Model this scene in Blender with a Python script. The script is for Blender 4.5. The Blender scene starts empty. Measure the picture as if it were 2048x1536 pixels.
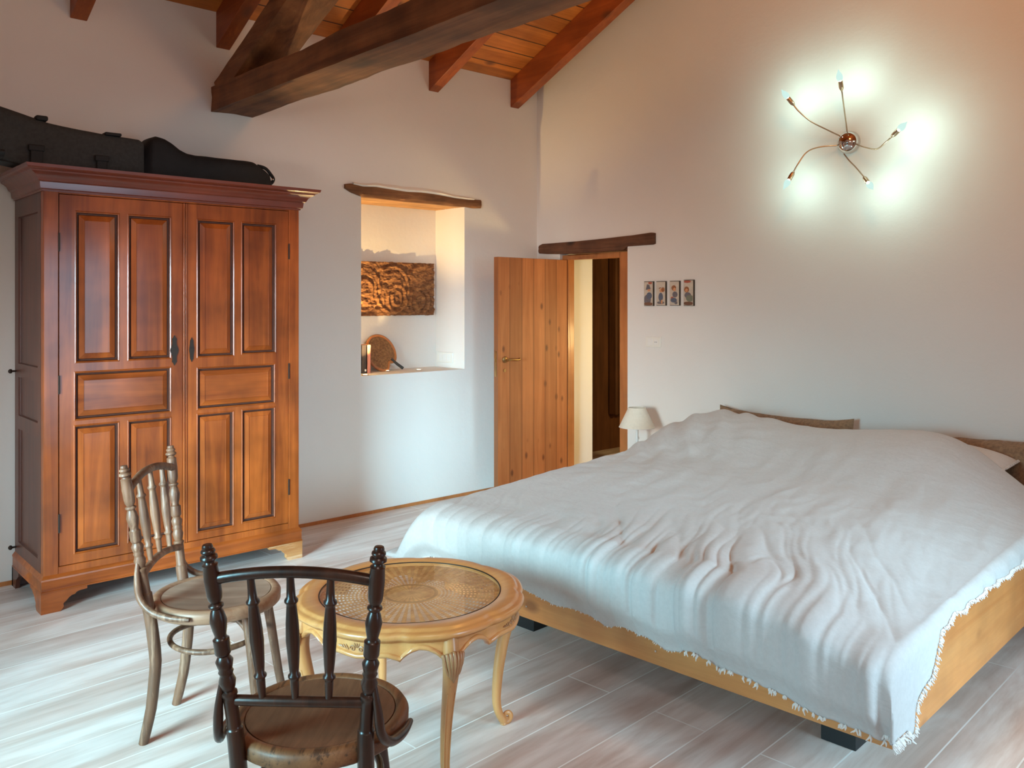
import bpy, bmesh, math, random
from mathutils import Vector, Matrix, noise
R = random.Random(7)
PI = math.pi
sc = bpy.context.scene
# ------------------------------------------------------------------ camera
FW = Vector((.6708, .7416)); RT = Vector((.7416, -.6708))
cam = bpy.data.objects.new('camera', bpy.data.cameras.new('camera'))
sc.collection.objects.link(cam); sc.camera = cam
cam.location = (0, 0, 1.5)
cam.rotation_euler = (PI/2, 0, -math.atan2(.6708, .7416))
cam.data.sensor_width = 36; cam.data.lens = 1715/2048*36
cam.data.shift_y = -168/2048
cam.data.clip_start = .05
# ------------------------------------------------------------------ light, exposure
sc.view_settings.view_transform = 'Standard'; sc.view_settings.look = 'None'
sc.view_settings.gamma = 1; sc.view_settings.exposure = 0.0
sc.view_settings.use_curve_mapping = False
world = bpy.data.worlds.new('world'); sc.world = world; world.use_nodes = True
world.node_tree.nodes['Background'].inputs[0].default_value = (.55, .75, .9, 1)
world.node_tree.nodes['Background'].inputs[1].default_value = .05
def area(name, loc, target, sx, sy, power, col, spread=180):
    l = bpy.data.lights.new(name, 'AREA'); l.shape = 'RECTANGLE'; l.size = sx; l.size_y = sy
    l.energy = power; l.color = col; l.spread = math.radians(spread)
    o = bpy.data.objects.new(name, l); sc.collection.objects.link(o); o.location = loc
    o.rotation_euler = (Vector(target)-Vector(loc)).to_track_quat('-Z', 'Y').to_euler()
    return o
# daylight entering by the window of the left wall and by the glazed door behind the camera
# the sky outside reaches the floor beside the window and, flatter, the far wall
area('daylight_left_window', (-1.70, 2.15, 1.2), (3.6, 4.9, .5), 1.2, 1.3, 18, (1.0, .87, .80), 45)
area('skylight_left_window', (-1.70, 2.15, 1.2), (3.3, 5.1, .25), 1.2, 1.3, 13, (.10, .68, 1.0), 30)
area('bedside_left_window', (-1.70, 2.15, 1.2), (2.5, 2.0, .35), 1.2, 1.3, 8, (.35, .80, 1.0), 40)
area('sky_left_window', (-1.70, 2.15, 1.6), (1.5, 3.2, .0), 1.2, 1.2, 26, (.42, .88, 1.0), 55)
area('daylight_glazed_door', (2.85, -1.50, 1.6), (3.2, 1.6, .4), 1.15, 1.0, 14.5, (.50, .84, 1.0), 50)
area('sky_glazed_door', (2.85, -1.50, 1.1), (1.9, 4.5, .7), 1.15, 1.9, 7.5, (.50, .77, 1.0), 50)
# warm fill light added high in the roof, no lamp hangs there
def point(name, loc, power, col, r=.05):
    l = bpy.data.lights.new(name, 'POINT'); l.energy = power; l.color = col; l.shadow_soft_size = r
    o = bpy.data.objects.new(name, l); sc.collection.objects.link(o); o.location = loc; return o
point('added_warm_fill', (3.0, 1.5, 3.45), 44, (1.0, .42, .08), .22)
point('added_side_fill', (.5, .2, 2.6), 43, (1.0, .84, .76), .22)  # second fill added to lift the unlit side, no fixture in the room
point('hallway_lamp', (5.85, 3.9, 1.15), 50, (1.0, .74, .30), .12)

# ------------------------------------------------------------------ helpers
def ray(px, py):
    d = FW + (px-1024)/1715*RT
    return Vector((d.x, d.y, (600-py)/1715))
O = Vector((0, 0, 1.5))
def onA(px, py, Y=5.127): d = ray(px, py); return O + d*(Y/d.y)
def onB(px, py, X=4.916): d = ray(px, py); return O + d*(X/d.x)

class MB:
    def __init__(s): s.v = []; s.f = []
    def add(s, vs, fs):
        n = len(s.v); s.v += [tuple(v) for v in vs]; s.f += [tuple(i+n for i in f) for f in fs]; return s
    def box(s, x0, x1, y0, y1, z0, z1):
        if x0 > x1: x0, x1 = x1, x0
        if y0 > y1: y0, y1 = y1, y0
        if z0 > z1: z0, z1 = z1, z0
        return s.add([(x0,y0,z0),(x1,y0,z0),(x1,y1,z0),(x0,y1,z0),(x0,y0,z1),(x1,y0,z1),(x1,y1,z1),(x0,y1,z1)],
                     [(0,3,2,1),(4,5,6,7),(0,1,5,4),(1,2,6,5),(2,3,7,6),(3,0,4,7)])
    def prism(s, poly, a, b, mp):
        n = len(poly)
        vs = [mp(p[0], p[1], a) for p in poly]+[mp(p[0], p[1], b) for p in poly]
        fs = [tuple(range(n)), tuple(range(2*n-1, n-1, -1))]
        for i in range(n):
            j = (i+1) % n; fs.append((i, n+i, n+j, j))
        return s.add(vs, fs)
    def tube(s, pts, rad, seg=14, cap=True, flat=1.0, closed=False):
        pts = [Vector(p) for p in pts]; n = len(pts)
        if not hasattr(rad, '__len__'): rad = [rad]*n
        tang = []
        for i in range(n):
            if closed: t = pts[(i+1) % n]-pts[i-1]
            else: t = pts[min(i+1, n-1)]-pts[max(i-1, 0)]
            tang.append(t.normalized() if t.length > 1e-9 else Vector((0,0,1)))
        t0 = tang[0]; ref = Vector((0,0,1)) if abs(t0.z) < .9 else Vector((1,0,0))
        u = t0.cross(ref).normalized(); vs = []
        for i in range(n):
            u = (u - tang[i]*u.dot(tang[i])).normalized(); w = tang[i].cross(u)
            for k in range(seg):
                a = 2*PI*k/seg
                vs.append(pts[i] + (u*math.cos(a) + w*math.sin(a)*flat)*rad[i])
        fs = []
        for i in range(n if closed else n-1):
            j = (i+1) % n
            for k in range(seg):
                l = (k+1) % seg
                fs.append((i*seg+k, i*seg+l, j*seg+l, j*seg+k))
        if cap and not closed:
            fs.append(tuple(range(seg-1, -1, -1))); fs.append(tuple(range((n-1)*seg, n*seg)))
        return s.add(vs, fs)
    def lathe(s, prof, seg=32, c=(0,0,0), mp=None, caps=True):
        mp = mp or (lambda x, y, z: (x+c[0], y+c[1], z+c[2]))
        vs = []; fs = []
        for r, z in prof:
            for k in range(seg):
                a = 2*PI*k/seg; vs.append(mp(r*math.cos(a), r*math.sin(a), z))
        for i in range(len(prof)-1):
            for k in range(seg):
                l = (k+1) % seg; fs.append((i*seg+k, i*seg+l, (i+1)*seg+l, (i+1)*seg+k))
        if prof[0] == prof[-1]: caps = False
        if caps and prof[0][0] > 1e-5: fs.append(tuple(range(seg-1, -1, -1)))
        if caps and prof[-1][0] > 1e-5: fs.append(tuple(range((len(prof)-1)*seg, len(prof)*seg)))
        return s.add(vs, fs)
    def grid(s, fn, nu, nv, close_u=False):
        vs = [fn(i/nu, j/nv) for i in range(nu+1) for j in range(nv+1)]
        fs = [(i*(nv+1)+j, (i+1)*(nv+1)+j, (i+1)*(nv+1)+j+1, i*(nv+1)+j+1) for i in range(nu) for j in range(nv)]
        return s.add(vs, fs)
    def build(s, name, mat, parent=None, smooth=False, bevel=0, seg=2, angle=None, loc=None, merge=True):
        me = bpy.data.meshes.new(name); me.from_pydata(s.v, [], s.f)
        bm = bmesh.new(); bm.from_mesh(me)
        if merge: bmesh.ops.remove_doubles(bm, verts=bm.verts, dist=1e-5)
        bmesh.ops.recalc_face_normals(bm, faces=bm.faces); bm.to_mesh(me); bm.free()
        o = bpy.data.objects.new(name, me); sc.collection.objects.link(o)
        if loc: o.location = loc
        if mat: me.materials.append(mat)
        if parent: o.parent = parent
        if smooth:
            for p in me.polygons: p.use_smooth = True
            me.set_sharp_from_angle(angle=math.radians(angle or 40))
        if bevel:
            b = o.modifiers.new('bevel', 'BEVEL'); b.width = bevel; b.segments = seg; b.limit_method = 'ANGLE'
            b.angle_limit = math.radians(40)
        return o
def empty(name, loc, rz=0):
    o = bpy.data.objects.new(name, None); sc.collection.objects.link(o); o.location = loc
    o.rotation_euler = (0, 0, rz); o.empty_display_size = .1; return o
def tag(o, label, cat, group=None):
    o['label'] = label; o['category'] = cat
    if group: o['group'] = group
    return o
def struct(o): o['kind'] = 'structure'; return o
def lerp(a, b, t): return a+(b-a)*t
def sm(a, b, x):
    t = max(0, min(1, (x-a)/(b-a))); return t*t*(3-2*t)
def spline(pts, n=8):
    P = [Vector(p) for p in pts]; out = []
    for i in range(len(P)-1):
        p0 = P[max(i-1, 0)]; p1 = P[i]; p2 = P[i+1]; p3 = P[min(i+2, len(P)-1)]
        for k in range(n):
            t = k/n
            out.append(.5*((2*p1)+(-p0+p2)*t+(2*p0-5*p1+4*p2-p3)*t*t+(-p0+3*p1-3*p2+p3)*t**3))
    out.append(P[-1]); return out
def interp(tab, x):
    if x <= tab[0][0]: return tab[0][1]
    for (a, va), (b, vb) in zip(tab, tab[1:]):
        if x <= b: return va+(vb-va)*(x-a)/(b-a)
    return tab[-1][1]

# ------------------------------------------------------------------ materials
def newmat(name):
    m = bpy.data.materials.new(name); m.use_nodes = True
    return m, m.node_tree, m.node_tree.nodes['Principled BSDF']
def N(nt, t, **kw):
    n = nt.nodes.new(t)
    for k, v in kw.items(): setattr(n, k, v)
    return n
def ramp(nt, stops, interp='LINEAR'):
    r = N(nt, 'ShaderNodeValToRGB'); e = r.color_ramp.elements; r.color_ramp.interpolation = interp
    while len(e) < len(stops): e.new(.5)
    for el, (p, c) in zip(e, stops): el.position = p; el.color = (*c, 1)
    return r
def mixc(nt, fac, a, b, mode='MIX'):
    m = N(nt, 'ShaderNodeMix', data_type='RGBA', blend_type=mode)
    for s, v in ((m.inputs[0], fac), (m.inputs[6], a), (m.inputs[7], b)):
        if isinstance(v, (int, float)): s.default_value = v
        elif isinstance(v, tuple): s.default_value = (*v, 1)
        else: nt.links.new(v, s)
    return m.outputs[2]
def mth(nt, op, a, b=0.0, c=0.0):
    m = N(nt, 'ShaderNodeMath', operation=op)
    for s, v in zip(m.inputs, (a, b, c)):
        if isinstance(v, (int, float)): s.default_value = v
        else: nt.links.new(v, s)
    return m.outputs[0]
def coords(nt, scale=(1,1,1), rot=(0,0,0), loc=(0,0,0)):
    tc = N(nt, 'ShaderNodeTexCoord'); mp = N(nt, 'ShaderNodeMapping')
    mp.inputs['Scale'].default_value = scale; mp.inputs['Rotation'].default_value = rot
    mp.inputs['Location'].default_value = loc
    nt.links.new(tc.outputs['Object'], mp.inputs[0]); return mp.outputs[0]
def noi(nt, vec, scale, detail=4, rough=.55, dist=0):
    n = N(nt, 'ShaderNodeTexNoise'); n.inputs['Scale'].default_value = scale; n.inputs['Detail'].default_value = detail
    n.inputs['Roughness'].default_value = rough; n.inputs['Distortion'].default_value = dist
    nt.links.new(vec, n.inputs['Vector']); return n.outputs['Fac']
def bump(nt, b, h, strength=.3, dist=.01):
    n = N(nt, 'ShaderNodeBump'); n.inputs['Strength'].default_value = strength; n.inputs['Distance'].default_value = dist
    nt.links.new(h, n.inputs['Height']); nt.links.new(n.outputs[0], b.inputs['Normal'])
def plain(name, col, rough=.5, metal=0, coat=0, var=.0, vs=20):
    m, nt, b = newmat(name)
    b.inputs['Roughness'].default_value = rough; b.inputs['Metallic'].default_value = metal
    b.inputs['Coat Weight'].default_value = coat
    f = noi(nt, coords(nt), vs, 4)
    r = ramp(nt, [(.3, tuple(c*(1-var) for c in col)), (.7, tuple(min(1, c*(1+var)) for c in col))])
    nt.links.new(f, r.inputs[0]); nt.links.new(r.outputs[0], b.inputs['Base Color'])
    return m
def wood(name, dark, light, axis=2, rough=.45, coat=0, k=22, knots=0, knotcol=(.12,.04,.015), blotch=.3, bmp=.25, boards=None, worn=None, gap=(.05,.02,.008)):
    """streaky grain along the given axis; boards=(axis, width) adds a joint line and a tone for each board"""
    m, nt, b = newmat(name)
    s = [1, 1, 1]; s[axis] = .06
    vec = coords(nt, tuple(s))
    g = noi(nt, vec, k, 7, .62, .9)
    fine = noi(nt, vec, k*6, 3, .5)
    r = ramp(nt, [(.30, dark), (.70, light)]); nt.links.new(g, r.inputs[0])
    base = mixc(nt, mth(nt, 'MULTIPLY', fine, .35), r.outputs[0], tuple(c*.6 for c in dark))
    big = noi(nt, coords(nt), 3.2, 3)
    br = ramp(nt, [(.35, (1-blotch,)*3), (.65, (1, 1, 1))]); nt.links.new(big, br.inputs[0])
    base = mixc(nt, 1.0, base, br.outputs[0], 'MULTIPLY')
    if knots:
        s2 = [1, 1, 1]; s2[axis] = .55
        v = N(nt, 'ShaderNodeTexVoronoi'); v.inputs['Scale'].default_value = knots
        nt.links.new(coords(nt, tuple(s2)), v.inputs['Vector'])
        kr = ramp(nt, [(.07, (1,1,1)), (.17, (0,0,0))]); nt.links.new(v.outputs['Distance'], kr.inputs[0])
        base = mixc(nt, mth(nt, 'MULTIPLY', kr.outputs[0], .85), base, knotcol)
    if worn:
        wn = noi(nt, coords(nt, tuple(s)), 38, 5, .7)
        wr = ramp(nt, [(.52, (0,0,0)), (.62, (1,1,1))]); nt.links.new(wn, wr.inputs[0])
        base = mixc(nt, mth(nt, 'MULTIPLY', wr.outputs[0], worn[1]), base, worn[0])
    if boards:
        ax, w = boards[:2]
        tc = N(nt, 'ShaderNodeTexCoord'); sp = N(nt, 'ShaderNodeSeparateXYZ'); nt.links.new(tc.outputs['Object'], sp.inputs[0])
        q = mth(nt, 'DIVIDE', sp.outputs[ax], w); fr = mth(nt, 'FRACT', q); fl = mth(nt, 'FLOOR', q)
        wn = N(nt, 'ShaderNodeTexWhiteNoise', noise_dimensions='1D'); nt.links.new(fl, wn.inputs['W'])
        tone = mth(nt, 'MULTIPLY_ADD', wn.outputs['Value'], .28, .82)
        comb = N(nt, 'ShaderNodeCombineColor')
        for i in range(3): nt.links.new(tone, comb.inputs[i])
        base = mixc(nt, 1.0, base, comb.outputs[0], 'MULTIPLY')
        ln = mth(nt, 'LESS_THAN', mth(nt, 'ABSOLUTE', mth(nt, 'SUBTRACT', fr, .5)), .5-.004/w)
        base = mixc(nt, ln, gap, base)
    nt.links.new(base, b.inputs['Base Color'])
    b.inputs['Roughness'].default_value = rough
    b.inputs['Coat Weight'].default_value = coat; b.inputs['Coat Roughness'].default_value = .16
    bump(nt, b, g, bmp, .004)
    return m

def plaster(name, col, var=.03):
    m, nt, b = newmat(name)
    f = noi(nt, coords(nt), 2.0, 5)
    r = ramp(nt, [(.3, tuple(c*(1-var) for c in col)), (.7, col)])
    nt.links.new(f, r.inputs[0]); nt.links.new(r.outputs[0], b.inputs['Base Color'])
    b.inputs['Roughness'].default_value = .9
    bump(nt, b, noi(nt, coords(nt), 9, 8, .6), .25, .012)
    return m
M = {}
M['plaster'] = plaster('lime_plaster', (.78, .745, .70))
M['plaster_rough'] = plaster('rough_plaster', (.93, .91, .84), .05)
M['ceiling'] = wood('ceiling_pine', (.46, .125, .018), (.80, .27, .045), 0, .5, .1, 20, 4.5, boards=(1, .135))
M['rafter'] = wood('rafter_pine', (.30, .060, .012), (.52, .125, .022), 1, .5, .1, 18, 3.5)
M['oldbeam'] = wood('old_chestnut_beam', (.15, .046, .014), (.44, .175, .060), 1, .7, 0, 14, 2.0, (.02,.01,.006), .5, .8)
M['lintel_x'] = wood('weathered_lintel', (.15, .055, .02), (.44, .20, .08), 0, .8, 0, 30, 6, (.02,.01,.005), .5, .9)
M['lintel_y'] = wood('weathered_lintel_b', (.11, .042, .02), (.24, .10, .045), 1, .8, 0, 30, 5, (.02,.01,.005), .5, .9)
M['door'] = wood('larch_door', (.40, .118, .030), (.60, .215, .068), 2, .6, 0, 16, 9, (.13,.035,.012), .12, .15, boards=(0, .127), gap=(.22,.07,.02))
M['frame'] = wood('larch_frame', (.48, .155, .040), (.64, .25, .075), 2, .45, .1, 16, 4)
M['wardrobe'] = wood('varnished_wardrobe', (.23, .040, .006), (.58, .135, .020), 2, .45, .42, 12, 0, (0,0,0), .45, .12)
M['wardrobe_h'] = wood('varnished_wardrobe_h', (.23, .040, .006), (.58, .135, .020), 0, .45, .42, 12, 0, (0,0,0), .45, .12)
for k_ in ('wardrobe', 'wardrobe_h'): M[k_].node_tree.nodes['Principled BSDF'].inputs['Specular IOR Level'].default_value = .2
M['groove'] = plain('dark_panel_grooves', (.07, .018, .007), .6, var=.2)  # darker, rougher tone for the moulded grooves of the door panels
M['sawnboard'] = wood('sawn_lintel_board', (.40, .19, .07), (.72, .40, .16), 0, .7, 0, 30)
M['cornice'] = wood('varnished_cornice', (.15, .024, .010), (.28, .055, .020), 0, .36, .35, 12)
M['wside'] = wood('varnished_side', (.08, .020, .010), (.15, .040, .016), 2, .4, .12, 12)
M['chipfoot'] = wood('chipped_foot', (.50, .18, .05), (.76, .36, .13), 0, .6, 0, 20, worn=((.80,.55,.34), .6))
M['bedpine'] = wood('bed_pine', (.70, .255, .070), (.88, .40, .135), 0, .40, .2, 12, 5.0, (.30,.10,.03), .22, .1)
M['bedpine_y'] = wood('bed_pine_y', (.68, .245, .065), (.86, .38, .125), 1, .40, .2, 12, 5.0, (.30,.10,.03), .22, .1)
M['paleChair'] = wood('worn_chair_wood', (.095, .038, .018), (.26, .130, .070), 2, .5, .05, 26, blotch=.4, worn=((.50,.32,.21), .32))
M['paleSeat'] = wood('worn_seat_ply', (.30, .18, .12), (.56, .39, .29), 0, .5, .05, 12, blotch=.45)
M['paleRim'] = wood('worn_seat_rim', (.26, .13, .07), (.50, .30, .19), 0, .5, .05, 20, blotch=.3, worn=((.20,.08,.04), .6))
M['darkChair'] = wood('dark_chair_wood', (.016, .007, .0045), (.075, .024, .012), 2, .32, .22, 26, blotch=.4, bmp=.08)
M['darkSeat'] = wood('dark_seat_ply', (.17, .070, .032), (.32, .145, .070), 0, .6, .0, 30, blotch=.4, bmp=.2)
M['darkRim'] = wood('dark_seat_rim', (.20, .075, .028), (.42, .18, .075), 0, .5, .05, 20, blotch=.5, worn=((.04,.018,.01), .8))
M['table'] = wood('honey_table', (.66, .265, .075), (.84, .41, .150), 0, .32, .3, 14, blotch=.15, bmp=.06)
M['tableleg'] = wood('honey_table_leg', (.56, .225, .070), (.76, .36, .130), 2, .35, .25, 18, blotch=.2, bmp=.06)
M['carving'] = wood('carved_shell', (.40, .17, .065), (.70, .38, .18), 2, .4, .2, 30, blotch=.3)
M['brass'] = plain('old_brass', (.42, .27, .12), .35, 1)
M['iron'] = plain('dark_iron', (.045, .032, .025), .5, .7)
M['chrome'] = plain('chrome', (.62, .58, .55), .06, 1)
M['lamparm'] = plain('satin_nickel', (.50, .36, .24), .28, 1)
M['blackcloth'] = plain('black_nylon', (.0085, .0085, .009), .75, var=.3)
M['greycloth'] = plain('grey_canvas', (.035, .035, .033), .85, var=.2, vs=60)
M['strap'] = plain('black_webbing', (.006, .006, .006), .7)
M['white'] = plain('white_plastic', (.80, .78, .74), .35)
M['plate'] = plain('ivory_plate', (.80, .77, .70), .35)
M['whitewood'] = plain('white_painted_wood', (.78, .76, .73), .5)
M['slot'] = plain('dark_slot', (.02, .02, .02), .5)
M['block'] = plain('black_block', (.012, .012, .013), .6)
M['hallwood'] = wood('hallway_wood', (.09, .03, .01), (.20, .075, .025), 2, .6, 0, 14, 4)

def floor_mat():
    m, nt, b = newmat('whitewashed_oak_planks')
    a = math.radians(3.27); c0 = Vector((2.534, 1.118+0))
    R2 = Matrix.Rotation(-a, 2); l = -(R2 @ c0)
    vec = coords(nt, (1,1,1), (0,0,-a), (l.x, l.y-.015, 0))
    br = N(nt, 'ShaderNodeTexBrick'); br.offset = .37; br.squash = 1
    nt.links.new(vec, br.inputs['Vector'])
    br.inputs['Scale'].default_value = 1; br.inputs['Brick Width'].default_value = 2.1
    br.inputs['Row Height'].default_value = .2095; br.inputs['Mortar Size'].default_value = .0028
    br.inputs['Mortar Smooth'].default_value = .1; br.inputs['Bias'].default_value = 0
    br.inputs['Color1'].default_value = (.90, .845, .81, 1); br.inputs['Color2'].default_value = (.77, .70, .665, 1)
    br.inputs['Mortar'].default_value = (.92, .90, .87, 1)
    mp = N(nt, 'ShaderNodeMapping'); mp.inputs['Scale'].default_value = (.085, 1, 1); nt.links.new(vec, mp.inputs[0])
    g = noi(nt, mp.outputs[0], 14, 8, .62, .5)
    gr = ramp(nt, [(.28, (.76, .69, .65)), (.48, (.955, .935, .925)), (.68, (1.10, 1.11, 1.12))]); nt.links.new(g, gr.inputs[0])
    base = mixc(nt, 1.0, br.outputs['Color'], gr.outputs[0], 'MULTIPLY')
    mp3 = N(nt, 'ShaderNodeMapping'); mp3.inputs['Scale'].default_value = (.5, 2.2, 1); nt.links.new(vec, mp3.inputs[0])
    pr_ = ramp(nt, [(.42, (.80, .70, .66)), (.60, (1, 1, 1))]); nt.links.new(noi(nt, mp3.outputs[0], 2.1, 5, .6, .6), pr_.inputs[0])
    base = mixc(nt, 1.0, base, pr_.outputs[0], 'MULTIPLY')
    base = mixc(nt, mth(nt, 'MULTIPLY', br.outputs['Fac'], .9), base, (.95, .94, .92))
    mp2 = N(nt, 'ShaderNodeMapping'); mp2.inputs['Scale'].default_value = (.35, 1, 1); nt.links.new(vec, mp2.inputs[0])
    v = N(nt, 'ShaderNodeTexVoronoi'); v.inputs['Scale'].default_value = 2.6; nt.links.new(mp2.outputs[0], v.inputs['Vector'])
    kr = ramp(nt, [(.02, (1,1,1)), (.10, (0,0,0))]); nt.links.new(v.outputs['Distance'], kr.inputs[0])
    base = mixc(nt, mth(nt, 'MULTIPLY', kr.outputs[0], .45), base, (.26, .20, .17))
    nt.links.new(base, b.inputs['Base Color']); b.inputs['Roughness'].default_value = .38
    bump(nt, b, g, .08, .004)
    return m
M['floor'] = floor_mat()
def linen(name, col, k=900, bs=.25, two=None):
    m, nt, b = newmat(name)
    tc = coords(nt)
    w = N(nt, 'ShaderNodeTexWave'); w.inputs['Scale'].default_value = k/6; w.inputs['Distortion'].default_value = 1.5
    nt.links.new(tc, w.inputs['Vector'])
    f = noi(nt, tc, 60, 6, .7)
    r = ramp(nt, [(.3, tuple(c*.90 for c in (two or col))), (.7, col)]); nt.links.new(f, r.inputs[0])
    nt.links.new(r.outputs[0], b.inputs['Base Color']); b.inputs['Roughness'].default_value = .9
    b.inputs['Sheen Weight'].default_value = .15
    h = mth(nt, 'ADD', mth(nt, 'MULTIPLY', noi(nt, coords(nt, (1, .6, 1)), 14, 6, .62, .8), 1.0), mth(nt, 'MULTIPLY', f, .08))
    bump(nt, b, h, bs, .02)
    return m
M['duvet'] = linen('cotton_duvet', (.57, .555, .545))
M['sheet'] = linen('white_sheet', (.82, .80, .77), bs=.1)
M['pillow'] = linen('white_pillow', (.66, .61, .57), bs=.1)
M['cushion'] = linen('brown_linen', (.34, .20, .105), bs=.3, two=(.17, .095, .055))
M['shade'] = linen('lamp_shade_cloth', (.80, .74, .62), bs=.05)

# ------------------------------------------------------------------ room shell
XB, YA = 4.916, 5.127
XL, YD = -1.75, -1.55
TB = .385
RID = 1.8
def roofz(y): return 3.27 + .465*(YA-y) if y > RID else 3.27 + .465*(YA-RID) - .465*(RID-y)
mb = MB().box(XL-.4, 8.5, YD-.4, 6.6, -.12, 0)
struct(mb.build('floor', M['floor']))
# wall A with its niche
nx0, nx1, nz0, nz1, nd = 3.222, 4.146, .970, 2.215, 5.495
w = MB(); zt = 3.27
w.box(XL-.4, nx0, YA, 5.75, 0, zt); w.box(nx1, XB+TB, YA, 5.75, 0, zt)
w.box(nx0, nx1, YA, 5.75, 0, nz0); w.box(nx0, nx1, YA, 5.75, nz1+.05, zt); w.box(nx0, nx1, nd, 5.75, nz0, nz1+.05)
struct(w.build('wall_back', M['plaster'], merge=False))
# gable wall B with the doorway
dy0, dy1, dz = 4.154, 4.86, 1.93
w = MB(); mpx = lambda y, z, x: (x, y, z)
w.prism([(YD-.4, 0), (dy0, 0), (dy0, roofz(dy0)+.1), (RID, roofz(RID)+.1), (YD-.4, roofz(YD-.4)+.1)], XB, XB+TB, mpx)
w.prism([(dy0, dz), (dy1, dz), (dy1, roofz(dy1)+.1), (dy0, roofz(dy0)+.1)], XB, XB+TB, mpx)
w.prism([(dy1, 0), (YA, 0), (YA, roofz(YA)+.1), (dy1, roofz(dy1)+.1)], XB, XB+TB, mpx)
struct(w.build('wall_right', M['plaster'], merge=False))
# left wall with a window opening
wy0, wy1, wz0, wz1 = 1.5, 2.8, .45, 2.05
w = MB()
w.prism([(YD-.4, 0), (wy0, 0), (wy0, roofz(wy0)), (YD-.4, roofz(YD-.4))], XL-.3, XL, mpx)
w.prism([(wy1, 0), (YA, 0), (YA, roofz(YA)), (wy1, roofz(wy1))], XL-.3, XL, mpx)
w.prism([(wy0, 0), (wy1, 0), (wy1, wz0), (wy0, wz0)], XL-.3, XL, mpx)
w.prism([(wy0, wz1), (wy1, wz1), (wy1, roofz(wy1)), (RID, roofz(RID)), (wy0, roofz(wy0))], XL-.3, XL, mpx)
struct(w.build('wall_left', M['plaster'], merge=False))
w = MB(); w.box(XL-.4, 2.2, YD-.3, YD, 0, 3.5); w.box(3.5, XB, YD-.3, YD, 0, 3.5); w.box(2.2, 3.5, YD-.3, YD, 2.15, 3.5)
struct(w.build('wall_front', M['plaster'], merge=False))
def window_frame(name, boxes):
    m_ = MB()
    for b_ in boxes: m_.box(*b_)
    return struct(m_.build(name, M['frame']))
window_frame('window_1', [(XL-.25, XL-.19, wy0, wy0+.06, wz0, wz1), (XL-.25, XL-.19, wy1-.06, wy1, wz0, wz1), (XL-.25, XL-.19, wy0+.06, wy1-.06, wz1-.06, wz1),
    (XL-.25, XL-.19, wy0+.06, wy1-.06, wz0, wz0+.06), (XL-.25, XL-.19, 2.12, 2.18, wz0+.06, wz1-.06)])
window_frame('window_2', [(2.2, 2.27, YD-.25, YD-.19, 0, 2.15), (3.43, 3.5, YD-.25, YD-.19, 0, 2.15), (2.27, 3.43, YD-.25, YD-.19, 2.08, 2.15), (2.81, 2.89, YD-.25, YD-.19, 0, 2.08)])
# roof boards, both slopes
m_ = MB()
def roofslab(y0, y1):
    m_.add([(XL-.4, y0, roofz(y0)), (XB+.02, y0, roofz(y0)), (XB+.02, y1, roofz(y1)), (XL-.4, y1, roofz(y1)),
            (XL-.4, y0, roofz(y0)+.06), (XB+.02, y0, roofz(y0)+.06), (XB+.02, y1, roofz(y1)+.06), (XL-.4, y1, roofz(y1)+.06)],
           [(0,3,2,1),(4,5,6,7),(0,1,5,4),(1,2,6,5),(2,3,7,6),(3,0,4,7)])
roofslab(RID, YA+.02); roofslab(YD-.4, RID)
struct(m_.build('ceiling', M['ceiling'], merge=False))
# skirting
bb = MB().box(XL, XB, YA-.008, YA, 0, .022); struct(bb.build('baseboard_back', M['frame']))
bb = MB().box(XB-.008, XB, YD, dy0-.02, 0, .022); struct(bb.build('baseboard_right', M['frame']))

# rafters
places = ['against the gable wall with the wall lamp', 'second from the gable wall, above the wall niche', 'third from the gable wall, mostly behind the old tie beam',
          'just left of the diagonal old beam', 'at the top left corner above the wardrobe', 'far left, left of the wardrobe', 'farthest left rafter of all']
for i, x0 in enumerate([4.62, 3.805, 2.995, 2.185, 1.36, .55, -.26]):
    x1 = x0+.088; z0 = 3.05
    m_ = MB()
    m_.prism([(YA, z0), (YA, 3.27), (RID, 3.27+.465*(YA-RID)), (RID, z0+.465*(YA-RID)), (YA-.10, z0+.045)], x0, x1, mpx)
    o = m_.build('rafter', M['rafter'], bevel=.004)
    tag(o, 'orange-stained sloping roof rafter, '+places[i], 'rafter', 'rafters under the roof boards')

def beam(name, p0, p1, wx, wz, mat, seed, nl=40, jit=.008, taper=1.0, up=Vector((0,0,1)), parent=None, sub=5):
    """rough hewn beam: rounded rectangular section, uneven along its length"""
    p0 = Vector(p0); p1 = Vector(p1); t = (p1-p0).normalized(); s = t.cross(up).normalized(); u = s.cross(t)
    sec = []
    for (ax, az, bx, bz) in ((-1,-1,1,-1),(1,-1,1,1),(1,1,-1,1),(-1,1,-1,-1)):
        for k in range(sub):
            q = k/sub; x, z = lerp(ax, bx, q), lerp(az, bz, q)
            c = 1.0
            sec.append((x*c, z*c))
    n = len(sec); vs = []; fs = []
    for i in range(nl+1):
        q = i/nl; c = p0.lerp(p1, q)
        for k, (x, z) in enumerate(sec):
            d = jit*noise.noise(Vector((q*(p1-p0).length*2.3+seed, x*1.4, z*1.4)))*1.5 + jit*.6*noise.noise(Vector((q*(p1-p0).length*9+seed, x*4, z*4)))
            sc_ = lerp(1, taper, q)
            vs.append(c + s*(x*wx/2*sc_*(1+d/(wx/2))) + u*(z*wz/2*sc_*(1+d/(wz/2))))
    for i in range(nl):
        for k in range(n):
            l = (k+1) % n; fs.append((i*n+k, i*n+l, (i+1)*n+l, (i+1)*n+k))
    fs.append(tuple(range(n-1, -1, -1))); fs.append(tuple(range(nl*n, nl*n+n)))
    return MB().add(vs, fs).build(name, mat, parent, smooth=True, angle=35)
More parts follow.
